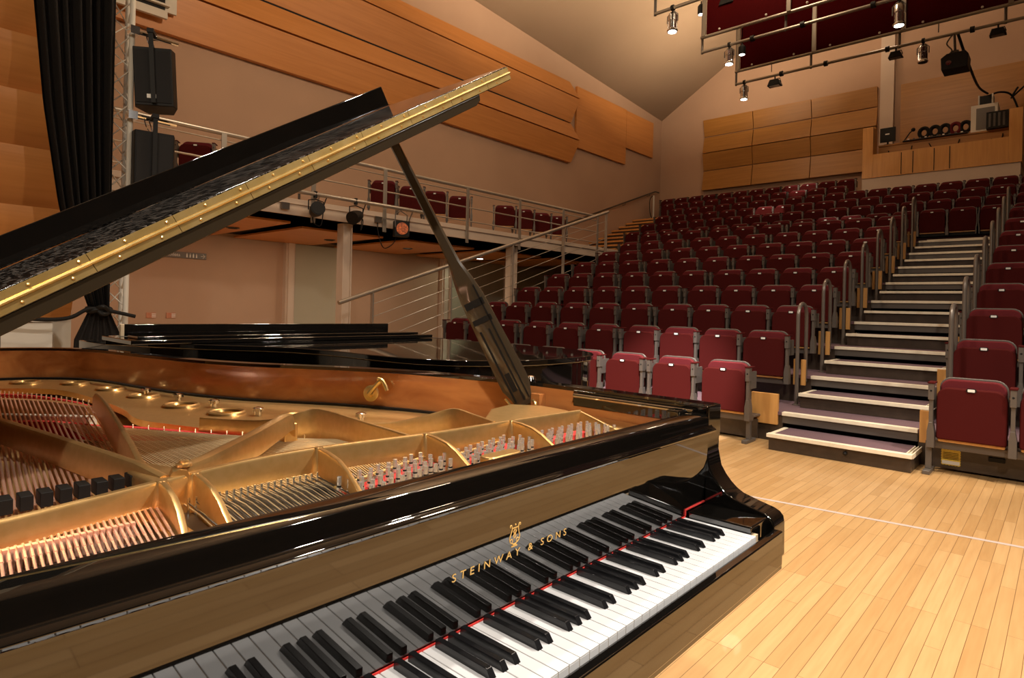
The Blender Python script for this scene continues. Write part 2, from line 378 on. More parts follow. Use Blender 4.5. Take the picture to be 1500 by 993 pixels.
b = nb(); box(b, 17.7, 17.79, .2, 2.95, 5.2, 7.45); o = obj('wall_panel', b, mapley, None, .003); centre(o); tag(o, 'large maple panel on the back wall behind the control booth', 'wall panel')
b = nb(); box(b, 17.62, 17.8, 3.1, 3.42, 4, 12); struct('trim_6', b, fascia)
b = nb(); box(b, 17.55, 17.8, -.15, .08, 4, 12); struct('trim_7', b, fascia)
# floor tape
b = nb(); P0, P1 = Vector((1.1, 3.2)), Vector((3.6, -5.2)); P0 = Vector((2.45, 3.2)); P1 = Vector((3.38, -3.7))
d = (P1 - P0).normalized(); n_ = Vector((-d.y, d.x)) * .016
faces(b, [(*(P0 + n_), .0005), (*(P1 + n_), .0005), (*(P1 - n_), .0005), (*(P0 - n_), .0005), (*(P0 + n_), .0012), (*(P1 + n_), .0012), (*(P1 - n_), .0012), (*(P0 - n_), .0012)],
      [(3, 2, 1, 0), (4, 5, 6, 7), (0, 1, 5, 4), (1, 2, 6, 5), (2, 3, 7, 6), (3, 0, 4, 7)])
o = obj('floor_tape', b, mat('pale_floor_tape', (.50, .41, .36), .5), None); centre(o); tag(o, 'thin pale strip of tape running across the wooden floor', 'tape')
# ================================================================== SEATING STANDS
PX, PZ = .85, .285
AY0, AY1 = .42, 1.50         # the aisle
st = thing('seating_stand', 'stepped retractable seating stand carrying the nine lower rows of maroon seats', 'seating stand', (4.68, 2.5, 0))
for k in range(1, 10):
    X, Z = 4.68 + PX * (k - 1), PZ * k
    xe = X + PX + .02 if k < 9 else 12.29
    b = nb(); box(b, X, xe, -4, 7.05, Z - .03, Z); obj('deck', b, carpet, st)
    b = nb(); box(b, X + .02, X + .05, AY1, 7.05, Z - PZ, Z - .03); box(b, X + .02, X + .05, -4, AY0, Z - PZ, Z - .03); obj('riser_panel', b, riser, st)
    b = nb(); box(b, X - .014, X + .06, AY0, AY1, Z - .030, Z + .003); obj('step_nosing', b, nosing, st, .003)
    b = nb(); box(b, X + .12, X + .14, AY0, AY1, Z - PZ, Z - .03); obj('stair_riser', b, dark, st)
    b = nb(); box(b, X + .005, X + .05, AY0, AY1, Z - .10, Z - .0302); obj('edge_channel', b, greymetal, st)
    for y0, y1 in ((-4, .30), (1.70, 7.05)):
        b = nb(); box(b, X - .228, X - .18, y0, y1, Z - .09, Z - .032); box(b, X - .18, X - .002, y0, y1, Z - .06, Z - .04); obj('seat_beam', b, greymetal, st, .004)
    # wood end panels beside the aisle
    for j, yy in enumerate((1.55, .33)):
        b = nb()
        if j == 0:
            if k == 1: box(b, X - .01, X + .03, 1.54, 1.79, Z - .125, Z + .165)
            else:
                box(b, X - .06, X - .03, 1.54, 1.585, Z - .10, Z + .17); box(b, X - .06, X - .03, 1.63, 1.66, Z - .10, Z + .17)
        else: box(b, X - .07, X - .03, .33, .40, Z - .09, Z + .17)
        obj('end_panel', b, maplez, st, .003)
b = nb()
for k in range(1, 10):
    X, Z = 4.75 + PX * (k - 1), PZ * k
    box(b, X, X + PX + .02, 7.03, 7.05, 0, Z - .03)
obj('side_panel', b, riser, st)
b = nb(); box(b, 4.60, 4.62, -4, .305, .02, .20); obj('skirt', b, riser, st)
b = nb(); box(b, 4.60, 4.62, 1.70, 7.05, .02, .20); obj('skirt', b, riser, st)
# yellow warning sticker and handle on the right skirt
b = nb()
pts = []
for (ya, yb, n_) in ((.245, .125, 9),):
    pass
zig = [(.245 - .12 * i / 12, .168 + (.004 if i % 2 else 0)) for i in range(13)] + [(.125 - (.004 if i % 2 else 0), .168 - .118 * i / 12) for i in range(1, 12)] + \
      [(.125 + .12 * i / 12, .05 - (.004 if i % 2 else 0)) for i in range(13)] + [(.245 + (.004 if i % 2 else 0), .05 + .118 * i / 12) for i in range(1, 12)]
prism(b, zig, 'x', 4.598, 4.601, 0); box(b, 4.5965, 4.598, .128, .242, .055, .082, 1)
for k in range(5): box(b, 4.597, 4.598, .135, .235, .095 + k * .012, .099 + k * .012, 2)
o = obj('warning_sticker', b, [yellowst, whitest, blackm], st)
b = nb(); box(b, 4.585, 4.60, -.15, -.05, .125, .16); obj('skirt_handle', b, blackm, st, .004)
# loose step blocks (each lifts away)
for k in range(0, 9):
    X, Z = 4.26 + PX * k, PZ * k
    lab = 'lowest carpeted step block with cream nosing, on the wooden floor below the aisle' if k == 0 else 'carpeted half-step block with cream nosing on the %s deck of the aisle' % ORD[k - 1]
    t = thing('step_block', lab, 'step', (X, .95, Z), 'step blocks in the aisle')
    b = nb(); box(b, X + .02, X + .48, AY0 - .02, AY1 - .02, Z + (0.001 if k else 0), Z + .11); obj('body', b, riser, t, .003)
    b = nb(); box(b, X + .055, X + .46, AY0 + .02, AY1 - .06, Z + .11, Z + .143); obj('carpet_top', b, carpet, t)
    b = nb(); box(b, X - .01, X + .055, AY0 - .03, AY1 - .01, Z + .114, Z + .146); box(b, X + .055, X + .44, AY1 - .055, AY1 - .015, Z + .105, Z + .144)
    for q in range(3): box(b, X + .055, X + .44, AY0 - .03 + q * .022, AY0 - .03 + q * .022 + .008, Z + .105, Z + .145)
    obj('nosing', b, nosing, t, .002)
    if k == 0:
        b = nb(); sph(b, (X + .012, .86, .075), .018, 8); obj('catch', b, blackm, t)
# landing edge where the aisle meets the fixed tier
t = thing('landing_step', 'cream edged top landing step where the aisle ends below the upper seats', 'step', (12.25, 1, 2.565))
b = nb(); box(b, 12.3, 12.36, AY0, AY1, 2.62, 2.67); box(b, 12.31, 12.36, AY0, AY1, 2.50, 2.54); obj('nosing', b, nosing, t, .003)
b = nb(); box(b, 12.32, 12.365, AY0, AY1, 2.54, 2.62); obj('body', b, riser, t)
# grab rails
for side, yy, nm in ((0, 1.56, 'left'), (1, .26, 'right')):
    for k in range(1, 9):
        X = 5.27 + PX * (k - 1) + .0; Z = PZ * (k + 0)
        b = nb(); w = .135
        if side: X = 5.1 + PX * (k - 1)
        top = 1.325 + PZ * (k - 1)
        pts = [(X, yy, Z)] + [(X, yy, top - w)] + [(X + w - w * math.cos(a), yy, top - w + w * math.sin(a)) for a in [math.pi * i / 10 for i in range(1, 10)]] + [(X + 2 * w, yy, top - w), (X + 2 * w, yy, Z + .22)]
        tube(b, pts, .019, 10)
        o = obj('grab_rail', b, bluesteel, None)
        b2 = nb(); lathe(b2, (X, yy, Z), [(.04, 0), (.04, .008), (.022, .012)], 12); 
        centre(o); tag(o, 'inverted U grab rail on the %s side of the aisle, %s from the bottom' % (nm, ORD[k - 1]), 'handrail', 'grab rails along the aisle')
        p_ = obj('foot_plate', b2, bluesteel, o)
# upper fixed tiers
tr = thing('upper_tier', 'fixed upper tiers of the auditorium floor behind the retractable stand', 'seating tier', (14.5, 4, 2.28))
for i in range(6):
    X0 = 12.37 if i == 0 else 12.48 + .8 * i; Z = 2.58 + .32 * i; X1 = 12.48 + .8 * (i + 1) if i < 5 else 17.79
    yb = 3.45 if i > 3 else -4
    b = nb(); box(b, X0, X1, yb, 8.62 if i < 5 else 10.09, Z - .32, Z - .001); obj('deck', b, carpet, tr)
# ================================================================== SEATS
def make_chair(left_post, legs=False):
    t = thing('theatre_seat', 'x', 'seat'); t['_local'] = 1
    b = nb(); prism(b, rrect(-.215, .215, .275, .675, .075, .02), 'x', 0, .075)
    for v in b.verts:   # gentle crown of the upholstery
        if v.co.x < .01: v.co.x += 0.0
    obj('seat_pad', b, [seatfab, seatside], t, .012)
    b = nb(); prism(b, rrect(-.205, .205, .33, .735, .075, .02), 'x', .10, .15); obj('backrest', b, seatside, t, .014)
    b = nb(); prism(b, rrect(-.214, .214, .33, .748, .082, .02), 'x', .148, .172); obj('back_shell', b, greymetal, t, .006)
    b = nb(); prism(b, rrect(-.205, .205, .255, .278, .01, .01), 'x', .02, .085); obj('pad_tray', b, maplez, t, .004)
    b = nb(); prism(b, rrect(-.032, .032, .651, .683, .015, .015), 'x', -.004, .004, 0); prism(b, rrect(-.022, .022, .657, .677, .004, .004), 'x', -.007, -.003, 1)
    obj('number_plate', b, [blackm, whitest], t)
    for s in ((-1, 1) if left_post else (-1,)):
        yc = s * .247; b = nb()
        box(b, -.03, .03, yc - .019, yc + .019, .575, .6992); box(b, -.02, .02, yc - .013, yc + .013, .36, .58)
        prism(b, [(yc - .024, .205), (yc + .024, .205), (yc + .024, .33), (yc + .013, .40), (yc - .013, .40), (yc - .024, .33)], 'x', -.025, .05)
        box(b, .03, .17, yc - .012, yc + .012, .50, .66)
        cyl(b, (-.032, yc, .645), (-.028, yc, .645), .008, seg=8, mi=1)
        if legs: box(b, .0, .04, yc - .015, yc + .015, 0, .21); box(b, -.14, .18, yc - .022, yc + .022, 0, .02)
        obj('arm_post', b, [greymetal, blackm], t, .004)
        b = nb(); prism(b, rrect(yc - .024, yc + .024, .6995, .713, .006, .003), 'x', -.034, .10); obj('armrest', b, seatfab, t, .004)
    return t
chA, chB, chG = make_chair(False), make_chair(True), make_chair(True, True)
first = {id(chA): True, id(chB): True, id(chG): True}
def place(proto, loc, rz, label, group):
    if first[id(proto)]:
        first[id(proto)] = False; proto.location = loc; proto.rotation_euler = (0, 0, rz); proto['label'] = label; proto['group'] = group; return proto
    return dup(proto, loc, rz, label, group)
Y1 = [1.965, 2.51, 3.09, 3.63, 4.17, 4.71, 5.25, 5.79, 6.33]
YK = [1.90, 2.40, 2.90, 3.40, 3.98, 4.52, 5.06, 5.66, 6.20, 6.72]
for k in range(1, 10):
    ys = Y1 if k == 1 else YK
    X, Z = 4.40 + PX * (k - 1), PZ * (k - 1)
    for i, y in enumerate(ys):
        lp = (i == len(ys) - 1) or (ys[i + 1] - y > .55)
        place(chB if lp else chA, (X, y, Z), 0, 'maroon seat, %s left of the aisle in the %s row from the floor' % (ORD[i], ORD[k - 1]), 'maroon theatre seats')
    for i, y in enumerate((.047, -.45)):
        place(chB if i == 0 else chA, (X, y, Z), 0, 'maroon seat, %s right of the aisle in the %s row from the floor' % (ORD[i], ORD[k - 1]), 'maroon theatre seats')
for i in range(6):
    X, Z = 13.0 + .8 * i, 2.61 + .32 * i
    if i < 4: ys = [8.25 - .48 * j for j in range(18)]
    else: ys = [(8.95 if i == 4 else 9.4) - .485 * j for j in range(11 if i == 4 else 12)]
    for j, y in enumerate(ys):
        place(chB if (j % 4 == 0) else chA, (X, y, Z), 0, 'upper tier seat, %s from the left wall, %s row above the landing' % (ORD[j], ORD[i]), 'maroon theatre seats')
    b = nb(); box(b, X + .056, X + .26, min(ys) - .3, max(ys) + .3, Z + .20, Z + .25); obj('seat_beam', b, blackm, tr, .004)
# feet of the front row
for y, lab in ((.31, 'right'), (1.72, 'left')):
    b = nb(); box(b, 4.42, 4.46, y - .02, y + .02, .03, .25); box(b, 4.33, 4.56, y - .025, y + .025, 0, .03)
    obj('front_foot', b, greymetal, st, .004)
for y in (2.8, 3.9, 5.0, 6.1, 6.7, -.7):
    b = nb(); box(b, 4.42, 4.46, y - .02, y + .02, .03, .25); box(b, 4.33, 4.56, y - .025, y + .025, 0, .03); obj('front_foot', b, greymetal, st, .004)
gl = ['alone at the end nearest the stage', 'second from the stage', 'third from the stage, just left of the lid prop', 'fourth from the stage, behind the lid prop', 'fifth from the stage, just right of the lid prop',
      'fourth from the far end', 'third from the far end', 'second from the far end', 'last at the far end']
for x, lab, rz in zip((2.03, 5.24, 5.88, 6.46, 7.12, 8.48, 9.1, 9.72, 10.32), gl, (.95, .80, .80, .80, .80, .80, .8, .8, .8)):
    place(chG, (x, 8.72, 2.741), rz, 'maroon gallery seat behind the railing, ' + lab, 'maroon gallery seats')
x = 3.35
place(chG, (x, 8.72, 2.741), .8, 'maroon gallery seat partly hidden behind the raised piano lid', 'maroon gallery seats')
# ================================================================== RAILINGS
t = thing('gallery_railing', 'grey steel railing along the edge of the side gallery', 'railing', (6, 8, 2.74))
b = nb(); tube(b, [(.6, 8.0, 3.47), (11.0, 8.0, 3.47)], .032, 12); obj('handrail', b, railmetal, t)
for z in (3.37, 3.10, 2.84):
    b = nb(); tube(b, [(.6, 8.0, z), (11.0, 8.0, z)], .010 if z > 3.2 else .013, 6); obj('mid_rail', b, railmetal, t)
for x in (.75, 2.12, 3.45, 4.75, 6.64, 8.13, 9.6, 10.95):
    b = nb(); box(b, x - .035, x + .035, 7.955, 7.973, 2.42, 3.46); obj('post', b, railmetal, t, .003)
t = thing('stair_railing', 'grey steel railing with thin wires rising along the left edge of the seating stand', 'railing', (7, 7.12, 0))
ra = lambda x: 1.237 + (x - 3.45) * .3235
b = nb(); tube(b, [(3.40, 7.12, ra(3.40)), (10.12, 7.12, ra(10.12))], .032, 12); obj('handrail', b, railmetal, t)
for q in range(1, 6):
    b = nb(); tube(b, [(3.96, 7.12, ra(3.96) - .19 * q), (10.05, 7.12, ra(10.05) - .19 * q)], .006, 6); obj('rail_wire', b, railmetal, t)
for x in (3.96, 5.5, 7.0, 8.53, 10.05):
    zb = max(0, ra(x) - 1.25) if x > 4.7 else 0
    b = nb(); box(b, x - .012, x + .012, 7.09, 7.15, zb, ra(x) - .02); obj('post', b, railmetal, t, .003)
t = thing('wall_handrail', 'slim dark handrail rising along the left wall beside the back stairs', 'handrail', (15.3, 10.05, 3.2))
wr = lambda x: 3.99 + (x - 13.45) * .345
b = nb(); tube(b, [(12.0, 9.98, 3.5), (13.45, 9.98, wr(13.45)), (17.25, 9.98, wr(17.2)), (17.5, 9.98, wr(17.2))], .024, 10); obj('rail', b, darkmetal, t)
for x in (13.9, 15.4, 16.9):
    b = nb(); tube(b, [(x, 9.98, wr(x)), (x, 9.99, wr(x) - .08), (x, 10.1, wr(x) - .09)], .01, 6); obj('bracket', b, darkmetal, t)
t = thing('stair_post', 'white post with black strap at the top of the left wall stairs', 'post', (16.75, 9.75, 4.0))
b = nb(); cyl(b, (16.75, 9.75, 4.18), (16.75, 9.75, 5.05), .03, seg=12); obj('pole', b, offwh, t)
b = nb(); tube(b, spline([(16.75, 9.78, 5.05), (16.7, 9.86, 4.9), (16.72, 9.86, 4.5), (16.75, 9.80, 4.3)], 6), .014, 6); obj('strap', b, blackm, t)
# wooden stairs against the left wall
t = thing('side_stairs', 'pale wooden stairs climbing the left wall beside the upper seats', 'stairs', (14.7, 9.5, 2.28))
for k in range(10):
    X = 12.4 + .40 * k; Z = 2.58 + .16 * (k + 1)
    b = nb(); box(b, X, X + .44, 8.65, 10.09, Z - .05, Z); obj('tread', b, maplez, t, .003)
    b = nb(); box(b, X + .02, X + .05, 8.67, 10.09, Z - .16, Z - .05); obj('riser', b, riser, t)
# ================================================================== CONTROL BOOTH
t = thing('control_booth', 'maple fronted control booth on the back wall above the upper seats', 'control booth', (16.8, 1.9, 3.5))
b = nb(); box(b, 15.9, 17.6, .35, 3.42, 3.55, 4.66); obj('base_wall', b, fascia, t)
b = nb(); box(b, 15.88, 15.94, .561, 3.189, 4.661, 5.24); obj('front_panel', b, maplez, t, .003)
for y in (2.58, 2.34, 1.92, 1.62):
    b = nb(); box(b, 15.872, 15.88, y - .008, y + .008, 4.68, 5.2); obj('panel_joint', b, dark, t)
b = nb(); box(b, 15.88, 16.3, 3.19, 3.42, 4.66, 5.93); obj('end_pillar', b, maplez, t, .003)
b = nb(); box(b, 15.88, 16.3, .33, .56, 4.66, 5.85); obj('end_pillar', b, maplez, t, .003)
b = nb(); box(b, 15.94, 17.6, .56, 3.19, 4.66, 4.72); obj('booth_floor', b, dark, t)
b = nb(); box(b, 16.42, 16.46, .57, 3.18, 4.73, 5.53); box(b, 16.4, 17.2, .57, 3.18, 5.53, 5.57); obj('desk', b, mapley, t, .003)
for k, pts in enumerate(([(16.39, 2.95, 5.4), (16.37, 2.9, 5.2), (16.37, 2.7, 5.1), (16.37, 2.5, 5.25), (16.39, 2.45, 5.45)], [(16.39, 2.1, 5.45), (16.37, 1.95, 5.2), (16.37, 1.8, 5.3), (16.37, 1.6, 5.15), (16.39, 1.5, 5.45)],
                         [(16.39, 1.3, 5.3), (16.37, 1.1, 5.2), (16.37, .9, 5.35), (16.37, .75, 5.2), (16.39, .7, 5.45)])):
    b = nb(); tube(b, spline(pts, 6), .012, 6); obj('loose_cable', b, rubber, t)
t = thing('monitor', 'black flat monitor at the left end of the control booth desk', 'monitor', (16.5, 3.0, 5.47))
b = nb(); box(b, 16.5, 16.54, 2.83, 3.17, 5.66, 6.02); obj('screen', b, blackm, t, .006)
b = nb(); box(b, 16.45, 16.6, 2.93, 3.07, 5.575, 5.59); box(b, 16.53, 16.55, 2.98, 3.02, 5.59, 5.68); obj('stand', b, blackm, t)
b = nb(); box(b, 16.494, 16.5, 2.96, 3.05, 5.84, 5.87); obj('badge', b, whitest, t)
t = thing('mixing_console', 'long black mixing console lying on the control booth desk', 'mixing console', (16.6, 2.0, 5.47))
b = nb(); prism(b, [(16.35, 5.575), (16.90, 5.575), (16.90, 5.68), (16.4, 5.61)], 'y', 1.35, 2.65); obj('body', b, blackm, t, .005)
for q in range(10):
    b = nb(); box(b, 16.5, 16.52, 1.45 + .12 * q, 1.49 + .12 * q, 5.625, 5.66); obj('fader', b, whitest if q % 3 == 0 else darkmetal, t)
for q, y in enumerate((2.3, 2.07, 1.86, 1.65, 1.45)):
    b = nb(); tube(b, [(16.98 + .0, y + .10 * math.cos(a), 5.88 + .12 * math.sin(a)) for a in [2 * math.pi * i / 18 for i in range(18)]], .04, 8, closed=True)
    tube(b, [(17.02, y + .09 * math.cos(a), 5.88 + .11 * math.sin(a)) for a in [2 * math.pi * i / 18 for i in range(18)]], .035, 8, closed=True)
    o = obj('cable_coil', b, rubber if q != 3 else seatside, None); centre(o)
    tag(o, 'round cable coil standing on the booth desk, %s from the left of five' % ORD[q], 'cable coil', 'cable coils on the control booth desk')
t = thing('desk_lamp', 'small desk lamp with angled arm at the left of the cable coils', 'lamp', (16.7, 2.72, 5.47))
b = nb(); tube(b, [(16.7, 2.72, 5.6), (16.68, 2.55, 5.85), (16.65, 2.45, 5.92)], .015, 8); obj('arm', b, blackm, t)
b = nb(); lathe(b, (16.7, 2.72, 5.575), [(.07, 0), (.07, .02), (.02, .04)], 14); obj('base', b, blackm, t)
b = nb(); sph(b, (16.62, 2.47, 5.9), .05, 10); obj('head', b, blackm, t)
t = thing('equipment_rack', 'pale grey equipment cabinet standing in the control booth', 'cabinet', (16.6, 1.05, 5.47))
b = nb(); box(b, 16.45, 16.95, .80, 1.30, 5.575, 6.20); obj('cabinet', b, offwh, t, .006)
b = nb(); box(b, 16.44, 16.45, .86, 1.2, 5.62, 6.12); obj('door', b, greymetal, t, .004)
t = thing('amplifier', 'small black amplifier with white ends on top of the grey cabinet', 'amplifier', (16.6, 1.03, 6.205))
b = nb(); box(b, 16.45, 16.8, .92, 1.14, 6.205, 6.40); obj('body', b, blackm, t, .004)
b = nb(); box(b, 16.44, 16.8, .89, .92, 6.205, 6.42); box(b, 16.44, 16.8, 1.14, 1.17, 6.205, 6.42); obj('end_cheek', b, offwh, t, .004)
t = thing('computer_tower', 'black equipment box at the right end of the control booth desk', 'equipment box', (16.5, .8, 5.47))
b = nb(); box(b, 16.3, 16.42, .60, 1.0, 5.575, 5.96); obj('case', b, blackm, t, .006)
for q in range(4):
    b = nb(); box(b, 16.292, 16.3, .66 + q * .085, .70 + q * .085, 5.62, 5.92); obj('vent', b, darkmetal, t)
b = nb()
for pts in ([(16.6, 1.0, 6.42), (16.9, .8, 6.55), (17.2, .6, 6.5), (17.3, .45, 6.0), (17.3, .45, 5.5)], [(17.2, .6, 6.5), (17.25, .5, 6.7)], [(17.2, .62, 6.45), (17.3, .35, 6.75)],
            [(11.0, .95, 5.9), (11.6, .9, 5.7), (14, .95, 5.9), (16.5, 1.0, 6.45)]): tube(b, spline(pts, 8), .022, 6)
o = obj('cable_bundle', b, rubber, None); centre(o); tag(o, 'black cables looping from the projector down to the control booth cabinet', 'cable')
# ================================================================== LIGHTING BRIDGES
def bridge(x, yl, zp, label, red=True):
    t = thing('lighting_bridge', label, 'lighting bridge', (x, -1, zp), 'lighting bridges under the ceiling')
    y1 = -6.5
    b = nb(); tube(b, [(x, yl, zp), (x, y1, zp)], .026, 10); obj('lamp_pipe', b, pipem, t)
    b = nb(); tube(b, [(x - .06, yl, zp + .235), (x - .06, y1, zp + .235)], .028, 10); obj('kick_pipe', b, pipem, t)
    b = nb(); tube(b, [(x - .06, yl, zp + 1.35), (x - .06, y1, zp + 1.35)], .028, 10); obj('top_pipe', b, railmetal, t)
    y = yl
    while y > y1:
        b = nb(); cyl(b, (x, y, zp - .03), (x, y, zp + 1.4), .022, seg=10); obj('upright', b, greymetal, t)
        b = nb(); box(b, x - .10, x - .07, y - .10, y - .035, zp + .24, zp + 1.4); obj('stile', b, pipem, t)
        if red:
            b = nb(); box(b, x - .06, x - .02, max(y - 1.52, y1), y - .10, zp + .26, zp + 1.32); obj('red_panel', b, redpanel, t)
        for yy in (y - .35, y - 1.15):
            b = nb(); sph(b, (x - .09, yy, zp + .29), .02, 8); obj('clip', b, offwh, t)
        y -= 1.44
    for yy in (yl - .9, yl - 1.7, yl - 2.7, yl - 3.9):
        b = nb(); cyl(b, (x, yy - .03, zp), (x, yy + .03, zp), .05, seg=10); obj('pipe_clamp', b, blackm, t)
    for yy in (yl - .6, yl - 3.4, yl - 6.2, y1 + .4):
        b = nb(); cyl(b, (x + .3, yy, zp + .2), (x + .3, yy, ZC(x, max(yy, yr)) - .05), .008, seg=6); obj('hanger', b, blackm, t)
    return t
bridge(11.0, 4.66, 5.92, 'far lighting bridge with dark red panels nearest the control booth')
bridge(9.0, 4.46, 5.87, 'middle lighting bridge with dark red panels at the top of the photo')
bridge(7.0, 4.28, 5.76, 'nearest lighting bridge, only its pipe end showing at the top edge', True)
def profile_spot(x, y, zt, h, lit, label, rz=0):
    t = thing('profile_spotlight', label, 'stage light', (x, y, zt - .07 - h), 'silver stage lights hanging from the bridges')
    zb = zt - .07 - h
    b = nb(); cyl(b, (x, y - .02, zt), (x, y + .02, zt), .045, seg=10); cyl(b, (x, y, zt - .03), (x, y, zt - .09), .014, seg=8); obj('clamp', b, blackm, t)
    b = nb(); tube(b, [(x, y - .085, zb + h * .5), (x, y - .085, zb + h * .85), (x, y - .03, zb + h + .01), (x, y + .03, zb + h + .01), (x, y + .085, zb + h * .85), (x, y + .085, zb + h * .5)], .009, 6); obj('yoke', b, greymetal, t)
    b = nb(); lathe(b, (x, y, zb), [(.075, 0), (.082, .02), (.07, .035), (.055, .05), (.055, h * .55), (.068, h * .58), (.068, h * .85), (.04, h * .97), (.02, h)], 16); obj('body', b, steel, t)
    for a in range(6):
        c, s = math.cos(a * math.pi / 3), math.sin(a * math.pi / 3); b = nb(); cyl(b, (x + .064 * c, y + .064 * s, zb + .05), (x + .064 * c, y + .064 * s, zb + h * .8), .007, seg=6); obj('fin', b, chrome, t)
    b = nb(); lathe(b, (x, y, zb - .004), [(.062, 0), (.062, .01)], 16); obj('lens', b, glow if lit else blackm, t)
profile_spot(11, 4.49, 5.92, .28, True, 'lit silver spotlight hanging lowest at the left end of the far bridge')
profile_spot(9, 3.96, 5.87, .27, True, 'lit silver spotlight on the middle bridge, left of the small black lamp')
profile_spot(7, 3.985, 5.76, .29, True, 'lit silver spotlight at the top of the photo on the nearest bridge pipe')
profile_spot(9, 1.425, 5.87, .34, True, 'lit silver spotlight in front of the red panels, right half of the middle bridge')
profile_spot(11, 1.43, 5.92, .30, False, 'unlit silver spotlight on the far bridge between the small flood and the projector')
def can(x, y, zt, h, lit, label):
    t = thing('lamp_can', label, 'stage light', (x, y, zt - h), 'small black lamps on the bridges')
    b = nb(); cyl(b, (x, y, zt), (x, y, zt - .06), .012, seg=8); lathe(b, (x, y, zt - h), [(.055, 0), (.06, .01), (.06, h * .6), (.035, h * .75), (.02, h * .8)], 14); obj('body', b, blackm, t)
    b = nb(); lathe(b, (x, y, zt - h - .003), [(.045, 0), (.045, .008)], 14); obj('lens', b, glow if lit else blackm, t)
can(9, 3.735, 5.85, .21, True, 'small black lit lamp hanging in front of the red panel of the middle bridge')
can(9, 4.50, 6.80, .24, True, 'small black lit lamp at the left edge of the upper red panel')
def flood(x, y, zt, lit, label, s=1.0):
    t = thing('flood_light', label, 'stage light', (x, y, zt - .16 * s), 'black flood lights on the bridges')
    b = nb(); cyl(b, (x, y, zt), (x, y, zt - .05 * s), .014, seg=8); tube(b, [(x, y - .10 * s, zt - .12 * s), (x, y - .08 * s, zt - .05 * s), (x, y + .08 * s, zt - .05 * s), (x, y + .10 * s, zt - .12 * s)], .008, 6); obj('yoke', b, blackm, t)
    b = nb(); prism(b, [(y - .11 * s, zt - .17 * s), (y + .11 * s, zt - .17 * s), (y + .07 * s, zt - .07 * s), (y - .07 * s, zt - .07 * s)], 'x', x - .07 * s, x + .07 * s); obj('housing', b, blackm, t, .006)
    b = nb(); box(b, x - .05 * s, x + .05 * s, y - .08 * s, y + .08 * s, zt - .175 * s, zt - .168 * s); obj('lens', b, (greymetal if not lit else whitest), t)
flood(11, 3.88, 5.90, True, 'round black lamp on the far bridge just right of its lowest spotlight', 1.15)
flood(11, 1.83, 5.90, False, 'small black flood light on the far bridge left of the unlit spotlight')
flood(11, .43, 5.90, False, 'small black flood light at the right end of the far bridge')
flood(9, 4.01, 6.78, True, 'black flood light cut by the top edge of the photo above the red panel', 1.2)
t = thing('projector', 'black video projector hanging on a bracket from the far bridge', 'projector', (11, .98, 5.28))
b = nb(); prism(b, [(.80, 5.30), (1.15, 5.30), (1.16, 5.50), (1.08, 5.56), (.83, 5.56), (.79, 5.50)], 'x', 10.85, 11.2); obj('body', b, blackm, t, .01)
b = nb(); cyl(b, (11, .98, 5.55), (11, 1.0, 5.92), .02, seg=8); box(b, 10.93, 11.07, .93, 1.03, 5.54, 5.62); tube(b, spline([(11, 1.03, 5.9), (11, 1.1, 5.78), (11, 1.03, 5.66), (11, 1.06, 5.6)], 6), .012, 6); obj('bracket', b, darkmetal, t)
b = nb(); cyl(b, (10.83, 1.05, 5.4), (10.86, 1.05, 5.4), .04, seg=14); obj('lens', b, chrome, t)
# ================================================================== GALLERY EDGE LAMPS
t = thing('lamp_bar', 'grey lamp bar fixed in front of the gallery edge', 'lamp bar', (4.2, 7.8, 2.7))
b = nb(); tube(b, [(2.6, 7.78, 2.82), (5.6, 7.78, 2.82)], .03, 10); obj('pipe', b, railmetal, t)
for x in (3.45, 5.2):
    b = nb(); tube(b, [(x, 7.79, 2.80), (x, 7.96, 2.55)], .012, 6); tube(b, [(x, 7.79, 2.82), (x, 7.97, 2.82)], .012, 6); obj('bracket', b, railmetal, t)
def par(x, label, aim, s=1.0):
    t = thing('par_lamp', label, 'stage light', (x, 7.76, 2.45), 'black lamps on the gallery lamp bar')
    zc = 2.575
    b = nb(); cyl(b, (x, 7.78, 2.86), (x, 7.78, 2.76), .03, seg=8); tube(b, [(x - .12 * s, 7.76, zc), (x - .12 * s, 7.76, zc + .14), (x, 7.78, zc + .17), (x + .12 * s, 7.76, zc + .14), (x + .12 * s, 7.76, zc)], .009, 6); obj('yoke', b, blackm, t)
    a = Vector(aim).normalized(); c = Vector((x, 7.76, zc))
    b = nb(); tube(b, [c - a * .16, c - a * .11, c + a * .02, c + a * .13], [.035, .07, .10, .105], 18, 0, cap=True); obj('can', b, blackm, t)
    b = nb(); tube(b, [c + a * .13, c + a * .136], [.09, .09], 18); obj('lens', b, blackm, t)
    b = nb(); tube(b, spline([c - a * .15, c - a * .2 + Vector((.02, 0, -.12)), c + Vector((.1, .02, -.2)), c + Vector((.16, .05, .1)), (x + .2, 7.79, 2.82)], 6), .008, 6); obj('flex', b, rubber, t)
par(3.38, 'round black lamp on the gallery bar pointing at the camera, nearest the stage', (-.25, -.9, .15))
par(4.07, 'black cylindrical lamp pointing sideways at the middle of the gallery bar', (-.85, -.45, -.35))
t = thing('square_lamp', 'small square lamp with an orange gel hanging from the gallery bar', 'stage light', (4.94, 7.74, 2.36))
b = nb(); tube(b, [(4.82, 7.76, 2.5), (4.82, 7.76, 2.72), (4.94, 7.78, 2.78), (5.06, 7.76, 2.72), (5.06, 7.76, 2.5)], .009, 6); obj('yoke', b, greymetal, t)
M2 = Matrix.Translation((4.94, 7.74, 2.48)) @ Matrix.Rotation(-.42, 4, 'Z')
b = nb(); box(b, -.125, .125, -.03, .12, -.13, .13); xform(b, M2); obj('housing', b, blackm, t, .008)
